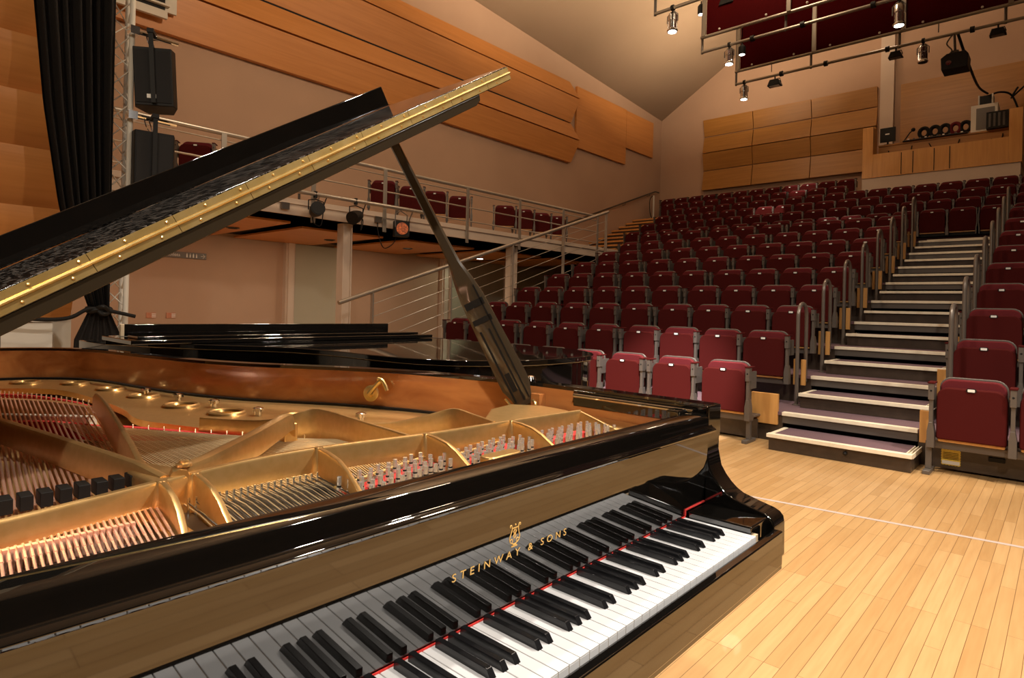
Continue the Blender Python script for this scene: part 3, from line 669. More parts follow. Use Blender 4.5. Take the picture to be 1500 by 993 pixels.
b = nb(); lathe(b, (0, -.04, 0), [(.10, 0), (.10, .01)], 24, axis='y'); xform(b, M2); obj('gel', b, orange_gel, t)
b = nb(); tube(b, spline([(4.95, 7.86, 2.45), (4.9, 7.9, 2.25), (4.7, 7.9, 2.15), (4.62, 7.95, 2.4), (4.62, 7.97, 2.6)], 6), .008, 6); obj('flex', b, rubber, t)
for x, lab in ((3.0, 'left'), (4.62, 'right')):
    b = nb(); box(b, x - .06, x + .06, 7.93, 7.975, 2.56, 2.66); o = obj('socket_box', b, greymetal, None, .004); centre(o)
    tag(o, 'small grey socket box on the gallery edge, the %s one of two' % lab, 'socket box', 'socket boxes on the gallery edge')
# ================================================================== STAGE CORNER: curtain, truss, speakers, signs
t = thing('stage_curtain', 'tall black stage curtain tied back near the floor beside the white truss', 'curtain', (.2, 6.45, 0))
b = nb(); nx, nz = 90, 60; grid = []
for j in range(nz + 1):
    z = 1.08 + (7.0 - 1.08) * j / nz
    zs_ = [(1.08, .30), (1.5, .16), (2.1, .03), (3.0, -.10), (3.9, -.185), (7.0, -.4)]
    for (za, xa), (zb_, xb) in zip(zs_, zs_[1:]):
        if za <= z <= zb_: xl = xa + (xb - xa) * (z - za) / (zb_ - za)
    xr = .46; row = []
    for i in range(nx + 1):
        s = i / nx; x = xl + (xr - xl) * s
        y = 6.5 + .055 * math.sin(s * 46 + .6 * math.sin(s * 9)) * (.4 + .6 * min(1, (z - 1.0) / 1.2)) + .03 * math.sin(s * 17 + z * .25)
        row.append(b.verts.new((x, y, z)))
    grid.append(row)
for j in range(nz):
    for i in range(nx): b.faces.new((grid[j][i], grid[j][i + 1], grid[j + 1][i + 1], grid[j + 1][i]))
bmesh.ops.solidify(b, geom=b.faces[:], thickness=.006)
obj('drape', b, curtainm, t, angle=80)
b = nb(); grid = []
for j in range(16):
    z = 1.10 - 1.1 * j / 15; hw = .08 + .12 * min(1, (1.1 - z) / .3)
    grid.append([b.verts.new((.37 + hw * (i / 40 * 2 - 1) * 1.0, 6.48 + .04 * math.sin(i * .9) * (.3 + .7 * j / 15), z)) for i in range(41)])
for j in range(15):
    for i in range(40): b.faces.new((grid[j][i], grid[j][i + 1], grid[j + 1][i + 1], grid[j + 1][i]))
bmesh.ops.solidify(b, geom=b.faces[:], thickness=.006); obj('drape_hem', b, curtainm, t, angle=80)
b = nb(); tube(b, [(.37 + .09 * math.cos(a), 6.48 + .07 * math.sin(a), 1.09 + .01 * math.sin(3 * a)) for a in [2 * math.pi * i / 20 for i in range(20)]], .03, 8, closed=True)
tube(b, spline([(.33, 6.42, 1.10), (.38, 6.37, 1.12), (.43, 6.42, 1.07), (.38, 6.38, 1.05), (.34, 6.42, 1.1)], 6), .022, 8); obj('tie_knot', b, blackm, t)
b = nb(); tube(b, spline([(-.35, 6.45, 1.02), (-.15, 6.45, 1.0), (0, 6.44, .995), (.14, 6.43, 1.02), (.28, 6.42, 1.10), (.45, 6.41, 1.08), (.66, 6.4, 1.03)], 8), .018, 8); obj('tie_rope', b, rubber, t)
t = thing('lighting_truss', 'white lattice truss tower standing right of the black curtain', 'truss', (.54, 6.6, 0))
for (x, y) in ((.60, 6.5), (.46, 6.62), (.62, 6.72)):
    b = nb(); cyl(b, (x, y, 0), (x, y, 7.5), .026, seg=12); obj('chord', b, offwh, t)
b = nb(); pr = [(.60, 6.5), (.46, 6.62), (.62, 6.72)]
for a_, b_ in ((0, 1), (1, 2), (0, 2)):
    (xa, ya), (xb, yb_) = pr[a_], pr[b_]; z = .1; f = 0; pts = []
    while z < 7.4: pts.append((xb, yb_, z) if f else (xa, ya, z)); f = 1 - f; z += .17
    tube(b, pts, .008, 6)
obj('lacing', b, offwh, t)
def hang_speaker(z0, z1, yaw, label, tilt=0):
    t = thing('loudspeaker', label, 'loudspeaker', (.80, 6.45, z0), 'black loudspeakers hung beside the truss')
    M_ = Matrix.Translation((.80, 6.46, z1)) @ Matrix.Rotation(yaw, 4, 'Z') @ Matrix.Rotation(tilt, 4, 'Y') @ Matrix.Translation((0, 0, -z1))
    h = z1 - z0
    b = nb(); prism(b, [(-.17, -.15), (.17, -.15), (.19, -.05), (.12, .17), (-.12, .17), (-.19, -.05)], 'z', z0, z1); xform(b, M_); obj('cabinet', b, blackm, t, .008)
    b = nb(); box(b, -.155, .155, -.158, -.148, z0 + .03, z1 - .03); xform(b, M_); obj('grille', b, dark, t)
    b = nb(); box(b, -.06, .02, -.165, -.155, z0 + .07, z0 + .11); xform(b, M_); obj('badge', b, whitest, t)
    b = nb(); box(b, -.02, .02, -.19, -.17, z0 + .02, z1 + .16); box(b, -.03, .03, -.2, .02, z1 + .13, z1 + .17); xform(b, M_); obj('bracket', b, blackm, t)
    return t
hang_speaker(3.14, 3.72, -.5, 'upper black loudspeaker hanging from a pipe beside the truss', -.06)
hang_speaker(2.30, 2.88, -.2, 'lower black loudspeaker hanging from a pipe beside the truss')
for z, lab in ((3.87, 'upper short steel pipe clamped to the truss holding the top loudspeaker'), (3.03, 'lower short steel pipe clamped to the truss holding the bottom loudspeaker')):
    b = nb(); tube(b, [(.56, 6.44, z), (1.0, 6.42, z - .01)], .024, 10); box(b, .56, .64, 6.40, 6.52, z - .04, z + .04); tube(b, spline([(.7, 6.42, z), (.72, 6.40, z - .1), (.78, 6.42, z - .14), (.74, 6.42, z)], 5), .006, 5)
    o = obj('outrigger_pipe', b, chrome, None); centre(o); tag(o, lab, 'pipe', 'outrigger pipes on the truss')
t = thing('wall_sign', 'small grey direction sign on the wall under the gallery', 'sign', (3.0, 11.36, 2.1))
b = nb(); box(b, 2.25, 3.24, 11.375, 11.395, 1.965, 2.075); obj('plate', b, greysign, t, .002)
bt = text_bm('toilets', .085, 1.0, .001); xform(bt, Matrix.Translation((2.68, 11.373, 1.995)) @ Matrix.Rotation(math.pi / 2, 4, 'X')); obj('lettering', bt, whitest, t)
b = nb()
for k in range(4): sph(b, (2.90 + k * .055, 11.373, 2.052), .009, 6); box(b, 2.889 + k * .055, 2.911 + k * .055, 11.37, 11.376, 1.985, 2.04)
tube(b, [(3.14, 11.37, 2.02), (3.21, 11.37, 2.02)], .005, 5); tube(b, [(3.175, 11.37, 2.055), (3.21, 11.37, 2.02), (3.175, 11.37, 1.985)], .005, 5); obj('pictograms', b, whitest, t)
for x, lab in ((2.34, 'left'), (2.66, 'right')):
    t = thing('notice', 'small red and cream notice on the wall under the gallery, the %s of two' % lab, 'notice', (x, 11.38, .88), 'two small wall notices')
    b = nb(); box(b, x - .075, x + .075, 11.385, 11.398, .88, .975); obj('card', b, redst, t)
    b = nb()
    for q in range(4): box(b, x + .01, x + .075, 11.382, 11.386, .89 + q * .02, .90 + q * .02)
    obj('text_lines', b, whitest, t)
# low white units at the far left behind the pianos
t = thing('low_cabinet', 'low off-white cabinet against the stage wall at the far left', 'cabinet', (-.9, 6.95, 0))
b = nb(); box(b, -3.2, .05, 6.7, 7.18, 0, .96); obj('body', b, offwh, t, .005)
b = nb(); box(b, -3.2, .06, 6.68, 7.18, .965, .985); obj('top', b, offwh, t, .004)
b = nb(); box(b, -.34, -.335, 6.697, 6.70, .05, .95); box(b, -3.2, .05, 6.697, 6.70, .70, .705); obj('door_joint', b, greymetal, t)
# ================================================================== PIANOS
OUT = [(.17, .165), (.17, .40), (.172, .62), (.160, .78), (.115, .96), (.05, 1.2), (-.06, 1.43), (-.165, 1.60), (-.28, 1.78), (-.37, 2.0), (-.44, 2.3), (-.50, 2.6),
       (-.59, 2.8), (-.74, 2.92), (-.92, 2.97), (-1.12, 2.92), (-1.28, 2.78), (-1.37, 2.58), (-1.40, 2.35), (-1.40, .9), (-1.40, .165)]
OUT2 = [(.41, .165), (.41, .35), (.38, .62), (.29, .90), (.18, 1.12), (.05, 1.32), (-.09, 1.5), (-.18, 1.7), (-.225, 1.93), (-.235, 2.15), (-.27, 2.38), (-.38, 2.58), (-.60, 2.715), (-.85, 2.745), (-1.1, 2.71), (-1.28, 2.58), (-1.38, 2.4),
        (-1.40, 2.2), (-1.40, .9), (-1.40, .165)]
def smooth_outline(P): return [P[0]] + spline(P, 5)[1:]
def offs(P, d):
    out = []
    for i, p in enumerate(P):
        a = Vector(P[max(i - 1, 0)]); b = Vector(P[min(i + 1, len(P) - 1)]); t = (b - a).normalized()
        out.append((p[0] - t.y * d, p[1] + t.x * d))     # left of travel = inside
    return out
def uwall(bm, P, d0, d1, z0, z1, mi=0):
    A, B = offs(P, d0), offs(P, d1); n = len(P)
    v = [(x, y, z0) for x, y in A] + [(x, y, z1) for x, y in A] + [(x, y, z1) for x, y in B] + [(x, y, z0) for x, y in B]
    fs = []
    for i in range(n - 1):
        for a, b in ((0, 1), (1, 2), (2, 3), (3, 0)): fs.append((a * n + i, a * n + i + 1, b * n + i + 1, b * n + i))
    fs += [(0, n, 2 * n, 3 * n), (n - 1, 2 * n - 1, 3 * n - 1, 4 * n - 1)]
    faces(bm, v, fs, mi); return bm
def lidT(x0, z0, phi, top=0):
    c, s = math.cos(phi), math.sin(phi)
    return lambda u, v, w: (x0 + u * c - w * s, v, z0 + u * s + w * c)
CHK = [(.165, .977), (.157, .977), (.157, .905), (.162, .875), (.151, .825), (.138, .805), (.125, .790), (.110, .777), (.094, .768), (.061, .759), (.021, .750), (.008, .744), (.0, .735), (-.003, .72), (-.004, .645), (.004, .64), (.165, .64)]
def piano_case(t, P, dz=0, xr=.17):
    b = nb(); uwall(b, P, 0, .05, .64 + dz, .977 + dz); obj('rim', b, black, t, .006, angle=50, seg=3)
    Pb = smooth_outline(P)
    b = nb(); prism(b, offs(Pb, .045), 'z', .60 + dz, .66 + dz); obj('bottom_frame', b, black, t, .004)
    for x0, x1 in ((xr - .07, xr), (-1.40, -1.33)):
        b = nb(); prism(b, [(y, z + dz) for y, z in CHK], 'x', x0, x1); obj('arm', b, black, t, .008, angle=50, seg=3)
    b = nb(); box(b, -1.395, xr - .004, 0, .17, .61 + dz, .70 + dz); obj('keybed', b, black, t, .003)
    b = nb(); box(b, -1.33, xr - .07, -.022, -.003, .645 + dz, .722 + dz); obj('key_slip', b, black, t, .003)
    for x in (.06, -1.29, ): 
        b = nb(); lathe(b, (x, .34, 0), [(.03, 0), (.03, .02), (.035, .05), (.045, .07), (.05, .3), (.062, .56), (.075, .60 + dz)], 12); obj('leg', b, black, t)
        b = nb(); cyl(b, (x - .012, .34, .028), (x + .012, .34, .028), .028, seg=14); obj('caster', b, brass, t)
    yb = P[len(P) // 2][1] - .35
    b = nb(); lathe(b, (-.85, yb, 0), [(.03, 0), (.03, .02), (.035, .05), (.045, .07), (.05, .3), (.062, .56), (.075, .60 + dz)], 12); obj('leg', b, black, t)
    b = nb(); box(b, -.75, -.71, .38, .42, .12, .60 + dz); box(b, -.53, -.49, .38, .42, .12, .60 + dz); box(b, -.78, -.46, .34, .46, .06, .13); obj('pedal_lyre', b, black, t, .006)
    for x in (-.69, -.62, -.55):
        b = nb(); prism(b, [(x - .014, .36), (x + .014, .36), (x + .02, .24), (x, .225), (x - .02, .24)], 'z', .075, .083); obj('pedal', b, brass, t, .002)
t = thing('grand_piano', 'black concert grand piano in the foreground with its lid raised and keyboard open', 'piano', (-.6, 1.3, 0))
P1 = smooth_outline(OUT)
piano_case(t, P1)
# veneer on the inside of the rim; black panel near the front
IN = offs(P1, .05)
i0 = min(range(len(P1)), key=lambda i: abs(P1[i][1] - .575) + abs(P1[i][0] - .17))
b = nb(); uwall(b, P1[i0:], .0502, .0535, .80, .966); obj('inner_rim_veneer', b, mahog, t, angle=50)
b = nb(); box(b, .1165, .1198, .22, .60, .80, .934); obj('inner_rim_veneer', b, mahog, t)
b = nb(); box(b, .1145, .1198, .165, .575, .925, .970); obj('side_panel', b, black, t, .002)
b = nb(); cyl(b, (.104, .20, .957), (.104, .565, .957), .006, seg=10)
for y in (.22, .55): cyl(b, (.104, y, .957), (.118, y, .957), .004, seg=8)
obj('slide_rod', b, chrome, t)
# fallboard with lettering, stretcher
b = nb(); prism(b, [(.1655, .732), (.155, .9125), (.175, .9125), (.185, .732)], 'x', -1.33, .10); obj('fallboard', b, black, t, .002)
b = nb(); prism(b, [(.152, .9125), (.146, .915), (.1445, .920), (.149, .924), (.155, .926), (.158, .932), (.158, .946), (.1605, .9525), (.167, .956), (.205, .956), (.211, .952), (.211, .86), (.19, .86), (.19, .9125)], 'x', -1.349, .119)
obj('stretcher', b, black, t, .0015, angle=30)
b = nb(); box(b, .06, .118, .215, .25, .93, .962); obj('desk_slide_block', b, black, t, .004)
Rf = Matrix.Rotation(math.radians(90 + 3.5), 4, 'X')
bt = text_bm('STEINWAY & SONS', .0155, 1.72, .0002)
xs = [v.co.x for v in bt.verts]; wd = max(xs) - min(xs)
xform(bt, Matrix.Translation((-.5935, .1605, .8085)) @ Rf @ Matrix.Diagonal((.268 / wd, 1.12, 1, 1)))
obj('lettering', bt, goldleaf, t, label='gold STEINWAY & SONS lettering')
b = nb()
def lyre_pt(u, v): return (u, v, 0)
for s in (-1, 1):
    tube(b, spline([(s * .0015, .003, 0), (s * .006, .005, 0), (s * .0095, .008, 0), (s * .0105, .013, 0), (s * .008, .020, 0), (s * .0065, .026, 0), (s * .008, .031, 0), (s * .0105, .031, 0), (s * .0105, .028, 0)], 5), .0009, 5)
    tube(b, spline([(s * .0095, .009, 0), (s * .006, .011, 0), (s * .004, .009, 0), (s * .0045, .006, 0)], 5), .0007, 5)
    tube(b, spline([(s * .0005, .012, 0), (s * .003, .015, 0), (s * .0005, .018, 0), (s * .003, .021, 0), (s * .001, .024, 0)], 4), .0006, 5)
for q in (-.002, 0, .002): tube(b, [(q, .010, 0), (q, .026, 0)], .0003, 4)
tube(b, [(-.0068, .0265, 0), (.0068, .0265, 0)], .0007, 5); tube(b, [(-.006, .0, 0), (.006, .0, 0)], .0012, 5); tube(b, [(-.003, .0025, 0), (.003, .0025, 0)], .0016, 5)
sph(b, (0, .031, 0), .0014, 8); xform(b, Matrix.Translation((-.5965, .160, .8262)) @ Rf @ Matrix.Scale(1.12, 4)); obj('lyre_emblem', b, goldleaf, t)
# keys
kw = .02355
for n in range(52):
    b = nb(); x1, x0 = -n * kw - .0008, -(n + 1) * kw + .0008
    box(b, x0, x1, 0, .164, .7275, .7300, 0); box(b, x0, x1, 0, .0015, .708, .7275, 0); box(b, x0 + .0004, x1 - .0004, .0015, .164, .70, .7275, 1)
    obj('white_key', b, [ivory, keywood], t, .0009)
for m in range(8):
    for o_ in (2, 3, 4, 6, 7):
        n = o_ + 7 * m
        if n > 51: continue
        x = -n * kw
        b = nb(); v = [(x - .0056, .049, .729), (x + .0056, .049, .729), (x + .0056, .1580, .729), (x - .0056, .1580, .729), (x - .0046, .0575, .7412), (x + .0046, .0575, .7412), (x + .0047, .1580, .7412), (x - .0047, .1580, .7412)]
        faces(b, v, [(3, 2, 1, 0), (4, 5, 6, 7), (0, 1, 5, 4), (1, 2, 6, 5), (2, 3, 7, 6), (3, 0, 4, 7)]); obj('black_key', b, blackw, t, .0009)
b = nb(); box(b, -1.31, .003, .1622, .1652, .7275, .7318); box(b, .0, .003, .1622, .1652, .7275, .7475); box(b, .002, .10, .1622, .1652, .7445, .7475); obj('felt_strip', b, redfelt, t)
b = nb(); box(b, -1.23, .0, .004, .162, .69, .706); obj('key_frame', b, dark, t)
for x0, x1 in ((.0025, .0985), (-1.329, -1.2272)):
    b = nb(); box(b, x0, x1, .012, .1575, .70, .7445); obj('key_block', b, black, t, .004)
    b = nb(); box(b, x0, x0 + .018, .004, .012, .706, .728); obj('end_piece', b, keywood, t)
# soundboard, plate
b = nb(); prism(b, [p for p in offs(P1, .056)], 'z', .795, .812); obj('soundboard', b, sboard, t)
def inner(d, y0=None):
    Q = offs(P1, d)
    return [p for p in Q if y0 is None or p[1] > y0]
def boolean_holes(bm, holes, z0, z1):
    me = bpy.data.meshes.new('a'); bmesh.ops.recalc_face_normals(bm, faces=bm.faces); bm.to_mesh(me); bm.free(); A = bpy.data.objects.new('a', me); SC.collection.objects.link(A)
    cb = nb()
    for x, y, r in holes: lathe(cb, (x, y, z0), [(r, 0), (r, z1 - z0)], 24)
    bmesh.ops.recalc_face_normals(cb, faces=cb.faces)
    mb = bpy.data.meshes.new('b'); cb.to_mesh(mb); cb.free(); B = bpy.data.objects.new('b', mb); SC.collection.objects.link(B)
    md = A.modifiers.new('x', 'BOOLEAN'); md.operation = 'DIFFERENCE'; md.object = B; md.solver = 'EXACT'
    dg = bpy.context.evaluated_depsgraph_get(); m2 = bpy.data.meshes.new_from_object(A.evaluated_get(dg))
    out = nb(); out.from_mesh(m2)
    bpy.data.objects.remove(A); bpy.data.objects.remove(B)
    return out
# bent-side flange of the plate: outer edge on the rim, inner edge along the hitch pins
A_ = [(.113, .60), (.095, .82), (.05, .99), (-.01, 1.16), (-.105, 1.38), (-.205, 1.54), (-.32, 1.73), (-.42, 1.97), (-.49, 2.27), (-.555, 2.57), (-.64, 2.74), (-.76, 2.84), (-.92, 2.885), (-1.1, 2.845), (-1.24, 2.74), (-1.32, 2.57), (-1.345, 2.35)]
B_ = [(.00, .62), (-.12, .74), (-.25, .84), (-.37, .93), (-.47, 1.02), (-.57, 1.17), (-.66, 1.37), (-.72, 1.56), (-.70, 1.78), (-.71, 2.1), (-.74, 2.35), (-.80, 2.47), (-.92, 2.55), (-1.06, 2.57), (-1.18, 2.55), (-1.26, 2.45), (-1.30, 2.30)]
As, Bs = spline(A_, 4), spline(B_, 4)
b = nb(); n = len(As); zt, zb = .842, .826
v = [(x, y, zt - .0) for x, y in As] + [(x, y, zt + .004) for x, y in Bs] + [(x, y, zb) for x, y in Bs] + [(x, y, zb) for x, y in As]
fs = []
for i in range(n - 1):
    for a, c in ((0, 1), (1, 2), (2, 3), (3, 0)): fs.append((a * n + i, a * n + i + 1, c * n + i + 1, c * n + i))
fs += [(0, n, 2 * n, 3 * n), (n - 1, 2 * n - 1, 3 * n - 1, 4 * n - 1)]
faces(b, v, fs)
HOLES = [(-.565, 2.03, .038), (-.54, 1.73, .042), (-.485, 1.50, .042), (-.60, 2.30, .036), (-.66, 2.56, .036), (-.80, 2.70, .038), (-.35, 1.30, .03), (-1.0, 2.73, .036)]
b = boolean_holes(b, HOLES, .7, .95); obj('iron_plate_flange', b, plate, t, angle=30)
for x, y, r in HOLES:
    b = nb(); tube(b, [(x + (r + .008) * math.cos(a), y + (r + .008) * math.sin(a), .844) for a in [2 * math.pi * i / 28 for i in range(28)]], .010, 8, closed=True); obj('plate_hole_ring', b, plate, t)
b = nb(); uwall(b, P1[i0 + 4:-22], .055, .066, .826, .850); obj('plate_edge_gasket', b, blackm, t)
# ridge, front web, ribs, struts
RX = [(-1.345, .455), (-1.18, .485), (-.985, .54), (-.84, .575), (-.70, .58), (-.46, .545), (-.20, .53), (.0, .515), (.055, .508)]
def wall_strip(bm, pts, w, mi=0):
    """pts: (x, y, z0, z1); a wall of width w along them, crowned on top"""
    n = len(pts); L_, R_ = [], []
    for i, p in enumerate(pts):
        a = Vector(pts[max(i - 1, 0)][:2]); c = Vector(pts[min(i + 1, n - 1)][:2]); d = (c - a).normalized(); q = Vector((-d.y, d.x))
        o = Vector(p[:2])
        row = []
        for off, z in ((-w * .5, p[2]), (-w * .42, p[3] - w * .35), (-w * .30, p[3] - w * .08), (0, p[3]), (w * .30, p[3] - w * .08), (w * .42, p[3] - w * .35), (w * .5, p[2])):
            k = o + q * off; row.append((k.x, k.y, z))
        L_.append(row)
    m = len(L_[0]); vv = [p for r in L_ for p in r]; fs = []
    for i in range(n - 1):
        for j in range(m): fs.append((i * m + j, i * m + (j + 1) % m, (i + 1) * m + (j + 1) % m, (i + 1) * m + j))
    fs += [tuple(range(m)), tuple((n - 1) * m + j for j in range(m - 1, -1, -1))]
    faces(bm, vv, fs, mi); return bm
rs = spline(RX, 6)
b = nb(); wall_strip(b, [(x, y, .862, .928) for x, y in rs], .017); obj('plate_ridge', b, plate, t, angle=40)
b = nb(); pts = [(x, y) for x, y in rs]; prism(b, [(-1.345, .215), (.113, .215), (.113, .50)] + [(.055, .508)] + pts[::-1], 'z', .846, .866); obj('plate_front_web', b, plate, t)
def rib(x, y1, x0):
    pr_ = [(0, .928), (.14, .9275), (.28, .924), (.40, .915), (.52, .902), (.66, .890), (.80, .884), (1, .881)]
    return [(x + (x0 - x) * (u * .35 + .65 * u * u), y1 + (.22 - y1) * u, .862, z) for u, z in pr_]
for x, y1, x0 in ((-.988, .54, -1.055), (-.935, .552, -.985), (-.70, .58, -.80), (-.463, .545, -.56), (-.205, .53, -.31)):
    b = nb(); wall_strip(b, [p for p in rib(x, y1, x0)], .013); obj('plate_rib', b, plate, t, angle=50)
for x, y1 in ((-.988, .54), (-.935, .552), (-.70, .58), (-.463, .545), (-.205, .53)):
    b = nb(); lathe(b, (x, y1 - .006, .862), [(.020, 0), (.016, .03), (.013, .055), (.008, .066)], 14); obj('plate_fillet', b, plate, t)
b = nb(); box(b, -1.01, -.975, .216, .53, .862, .874); obj('plate_pad', b, plate, t, .003)
b = nb(); wall_strip(b, [(.055, .508, .86, .926), (.05, .46, .86, .915), (.045, .40, .86, .90), (.04, .34, .86, .885)], .012); obj('plate_rib', b, plate, t)
# right hand shoulder of the plate
b = nb()
faces(b, [(.055, .508, .912), (.113, .62, .908), (.113, .22, .900), (.02, .22, .884), (.045, .36, .892), (.055, .508, .862), (.113, .62, .84), (.113, .22, .862), (.02, .22, .862), (.045, .36, .862)],
      [(0, 4, 3, 2, 1), (0, 1, 6, 5), (1, 2, 7, 6), (2, 3, 8, 7), (3, 4, 9, 8), (4, 0, 5, 9)]); obj('plate_shoulder', b, plate, t, .006)
b = nb()
top = [(-.245, .54, .915), (-.205, .62, .920), (-.12, .68, .928), (-.02, .70, .928), (.07, .66, .920), (.112, .60, .910), (.055, .51, .916)]
faces(b, top + [(x, y, .835) for x, y, z in top], [tuple(range(7))] + [(i, (i + 1) % 7, 7 + (i + 1) % 7, 7 + i) for i in range(7)]); obj('plate_shoulder', b, plate, t, .006)
# struts behind the ridge
b = nb(); wall_strip(b, [(-.958, .545, .905, .936), (-.955, .56, .900, .940), (-.90, .60, .895, .940), (-.75, .74, .893, .940), (-.62, .87, .902, .941), (-.595, .895, .90, .938), (-.575, .93, .845, .915)], .034); obj('plate_strut', b, plate, t, angle=40)
b = nb(); lathe(b, (-.948, .558, .938), [(.012, 0), (.012, .004), (.007, .006), (.007, .009)], 14); obj('nose_bolt', b, plate, t)
b = nb(); box(b, -.60, -.565, .90, .945, .842, .912); obj('strut_post', b, plate, t, .005)
b = nb(); wall_strip(b, [(-.985, .60, .87, .930), (-.982, .66, .88, .938), (-.96, .78, .885, .941), (-.90, 1.12, .885, .941), (-.865, 1.32, .885, .940), (-.83, 1.54, .885, .935), (-.825, 1.575, .88, .925)], .016); obj('plate_strut', b, plate, t, angle=40)
b = nb(); wall_strip(b, [(-.975, .56, .87, .928), (-.99, .64, .88, .937), (-1.01, .74, .888, .940), (-1.05, .98, .892, .941), (-1.09, 1.22, .892, .941), (-1.16, 1.65, .89, .940), (-1.24, 2.1, .88, .938), (-1.29, 2.4, .845, .93)], .022); obj('plate_strut', b, plate, t, angle=40)
b = nb(); prism(b, [(-1.0, .54), (-.93, .555), (-.94, .62), (-.972, .70), (-.99, .70), (-1.005, .64)], 'z', .866, .925); obj('strut_web', b, plate, t, .008)
b = nb(); wall_strip(b, spline([(-.50, .55, .868, .928), (-.487, .75, .86, .929), (-.475, .955, .845, .929), (-.505, 1.01, .842, .915), (-.55, 1.08, .842, .893), (-.60, 1.17, .842, .886), (-.66, 1.25, .842, .888)], 4), .013); obj('plate_strut', b, plate, t, angle=40)
b = nb(); wall_strip(b, spline([(-.25, .54, .868, .928), (-.225, .64, .86, .930), (-.205, .735, .845, .930), (-.24, .79, .842, .912), (-.30, .86, .842, .888), (-.36, .93, .842, .882), (-.42, .99, .842, .888)], 4), .013); obj('plate_strut', b, plate, t, angle=40)
for x, y in ((-.545, 2.07), (-.505, 1.86), (-.465, 1.65), (-.425, 1.41), (-.235, 1.125)):
    b = nb(); lathe(b, (x, y, .843), [(.010, 0), (.010, .012), (.017, .014), (.017, .024), (.008, .028)], 12); obj('plate_bolt', b, chrome, t)
# bridges and felts under the strings
b = nb(); pts = [(-1.02, 1.35), (-.90, 1.22), (-.78, 1.12), (-.66, 1.0), (-.50, .86), (-.32, .74), (-.15, .66), (0, .60)]
wall_strip(b, [(x, y, .79, .862) for x, y in spline(pts, 4)], .035); obj('treble_bridge', b, bridgewood, t)
b = nb(); wall_strip(b, [(x, y, .79, .872) for x, y in spline([(-1.25, 2.12), (-1.12, 2.16), (-.98, 2.08), (-.86, 1.92), (-.80, 1.72)], 4)], .035); obj('bass_bridge', b, bridgewood, t)
for pts, w in (([(-1.28, 2.36), (-1.1, 2.40), (-.96, 2.36), (-.86, 2.24), (-.79, 2.02), (-.77, 1.86)], .02), ([(-1.2, 1.62), (-1.05, 1.72), (-.93, 1.66), (-.85, 1.52), (-.80, 1.42)], .03), ([(-.80, 1.46), (-.73, 1.34), (-.66, 1.20), (-.62, 1.10)], .03)):
    b = nb(); wall_strip(b, [(x, y, .79, .853) for x, y in spline(pts, 4)], w); obj('felt_strip', b, redfelt, t)
b = nb(); wall_strip(b, [(-1.30, 1.78, .79, .86), (-1.05, 1.86, .79, .862), (-.82, 1.62, .79, .86)], .045); obj('felt_strip', b, offwh, t)
# bass strings, crossing over
fx = [(-1.335 + .0072 * i) for i in range(44)]
for i, x in enumerate(fx):
    s = i / 43; xb, yb_ = -1.17 + .385 * s, 2.36 - .03 * s - .58 * s * s
    y0 = .36
    d = Vector((xb - x, yb_ - y0, 0)); pa = Vector((x, y0, .893)); pb = Vector((xb, yb_, .868))
    q1, q2 = pa + (pb - pa) * .035, pa + (pb - pa) * .97
    b = nb(); tube(b, [pa, q1], .0018, 5, 0); tube(b, [q1, q2], .0027 - .0006 * s, 6, 0); tube(b, [q2, pb], .0012, 5, 1)
    obj('bass_string', b, [copper, steel], t)
    b = nb(); cyl(b, (xb, yb_ + .0, .842), (xb, yb_, .885), .0022, seg=6); obj('hitch_pin', b, chrome, t)
    if x < -1.04:
        b = nb(); box(b, x - .0025, x + .0025, .455, .464, .866, .897); obj('agraffe', b, copper, t)
# steel strings: tenor and treble, nearly straight away from the keyboard
cnt = 0
for i in range(58):
    s = i / 57; x = -.955 + .985 * s
    yb_ = 1.62 - 1.35 * s + .37 * s * s; xb = x + .02 - .24 * s + .03 * (1 - s)
    y0 = .47
    b = nb(); tube(b, ([(x, .40, .874), (x, y0, .883)] if x < -.73 else [(x, .52, .872), (x, .555, .880)]) + [(xb + (x - xb) * .25, yb_ - (yb_ - y0) * .25, .866), (xb, yb_, .85)], .0011, 5)
    obj('steel_string', b, wirem, t)
    if i % 2 == 0:
        b = nb(); cyl(b, (xb, yb_, .842), (xb, yb_, .862), .0022, seg=6); obj('hitch_pin', b, chrome, t)
# second and third strings of each note, too fine to count
b = nb()
for i in range(57):
    for q in (.33, .66):
        s = (i + q) / 57; x = -.955 + .985 * s; yb_ = 1.62 - 1.35 * s + .37 * s * s; xb = x + .02 - .24 * s + .03 * (1 - s)
        tube(b, ([(x, .40, .874), (x, .47, .883)] if x < -.73 else [(x, .52, .872), (x, .555, .880)]) + [(xb + (x - xb) * .25, yb_ - (yb_ - .47) * .25, .866), (xb, yb_, .85)], .0009, 4)
o = obj('string_mass', b, wirem, t); o['kind'] = 'stuff'
# felt, bar and tuning pins in the front bays
def patch(x0, x1, a0, a1, c0, c1, z0, z1, m_, nm):
    b = nb(); faces(b, [(x0, a0, z0), (x1, a1, z0), (x1, c1, z0), (x0, c0, z0), (x0, a0, z1), (x1, a1, z1), (x1, c1, z1), (x0, c0, z1)],
          [(3, 2, 1, 0), (4, 5, 6, 7), (0, 1, 5, 4), (1, 2, 6, 5), (2, 3, 7, 6), (3, 0, 4, 7)]); return obj(nm, b, m_, t)
pinsteel = mat('nickel_tuning_pin', (.78, .76, .72), .22, metal=.75)
woodblk = mat('dark_pin_block', (.045, .026, .016), .5)
patch(-1.33, -.995, .25, .25, .46, .525, .866, .869, woodblk, 'pin_block')
patch(-.985, -.715, .25, .25, .535, .565, .866, .869, woodblk, 'pin_block')
patch(-.75, -.475, .40, .47, .568, .54, .866, .869, woodblk, 'pin_block')
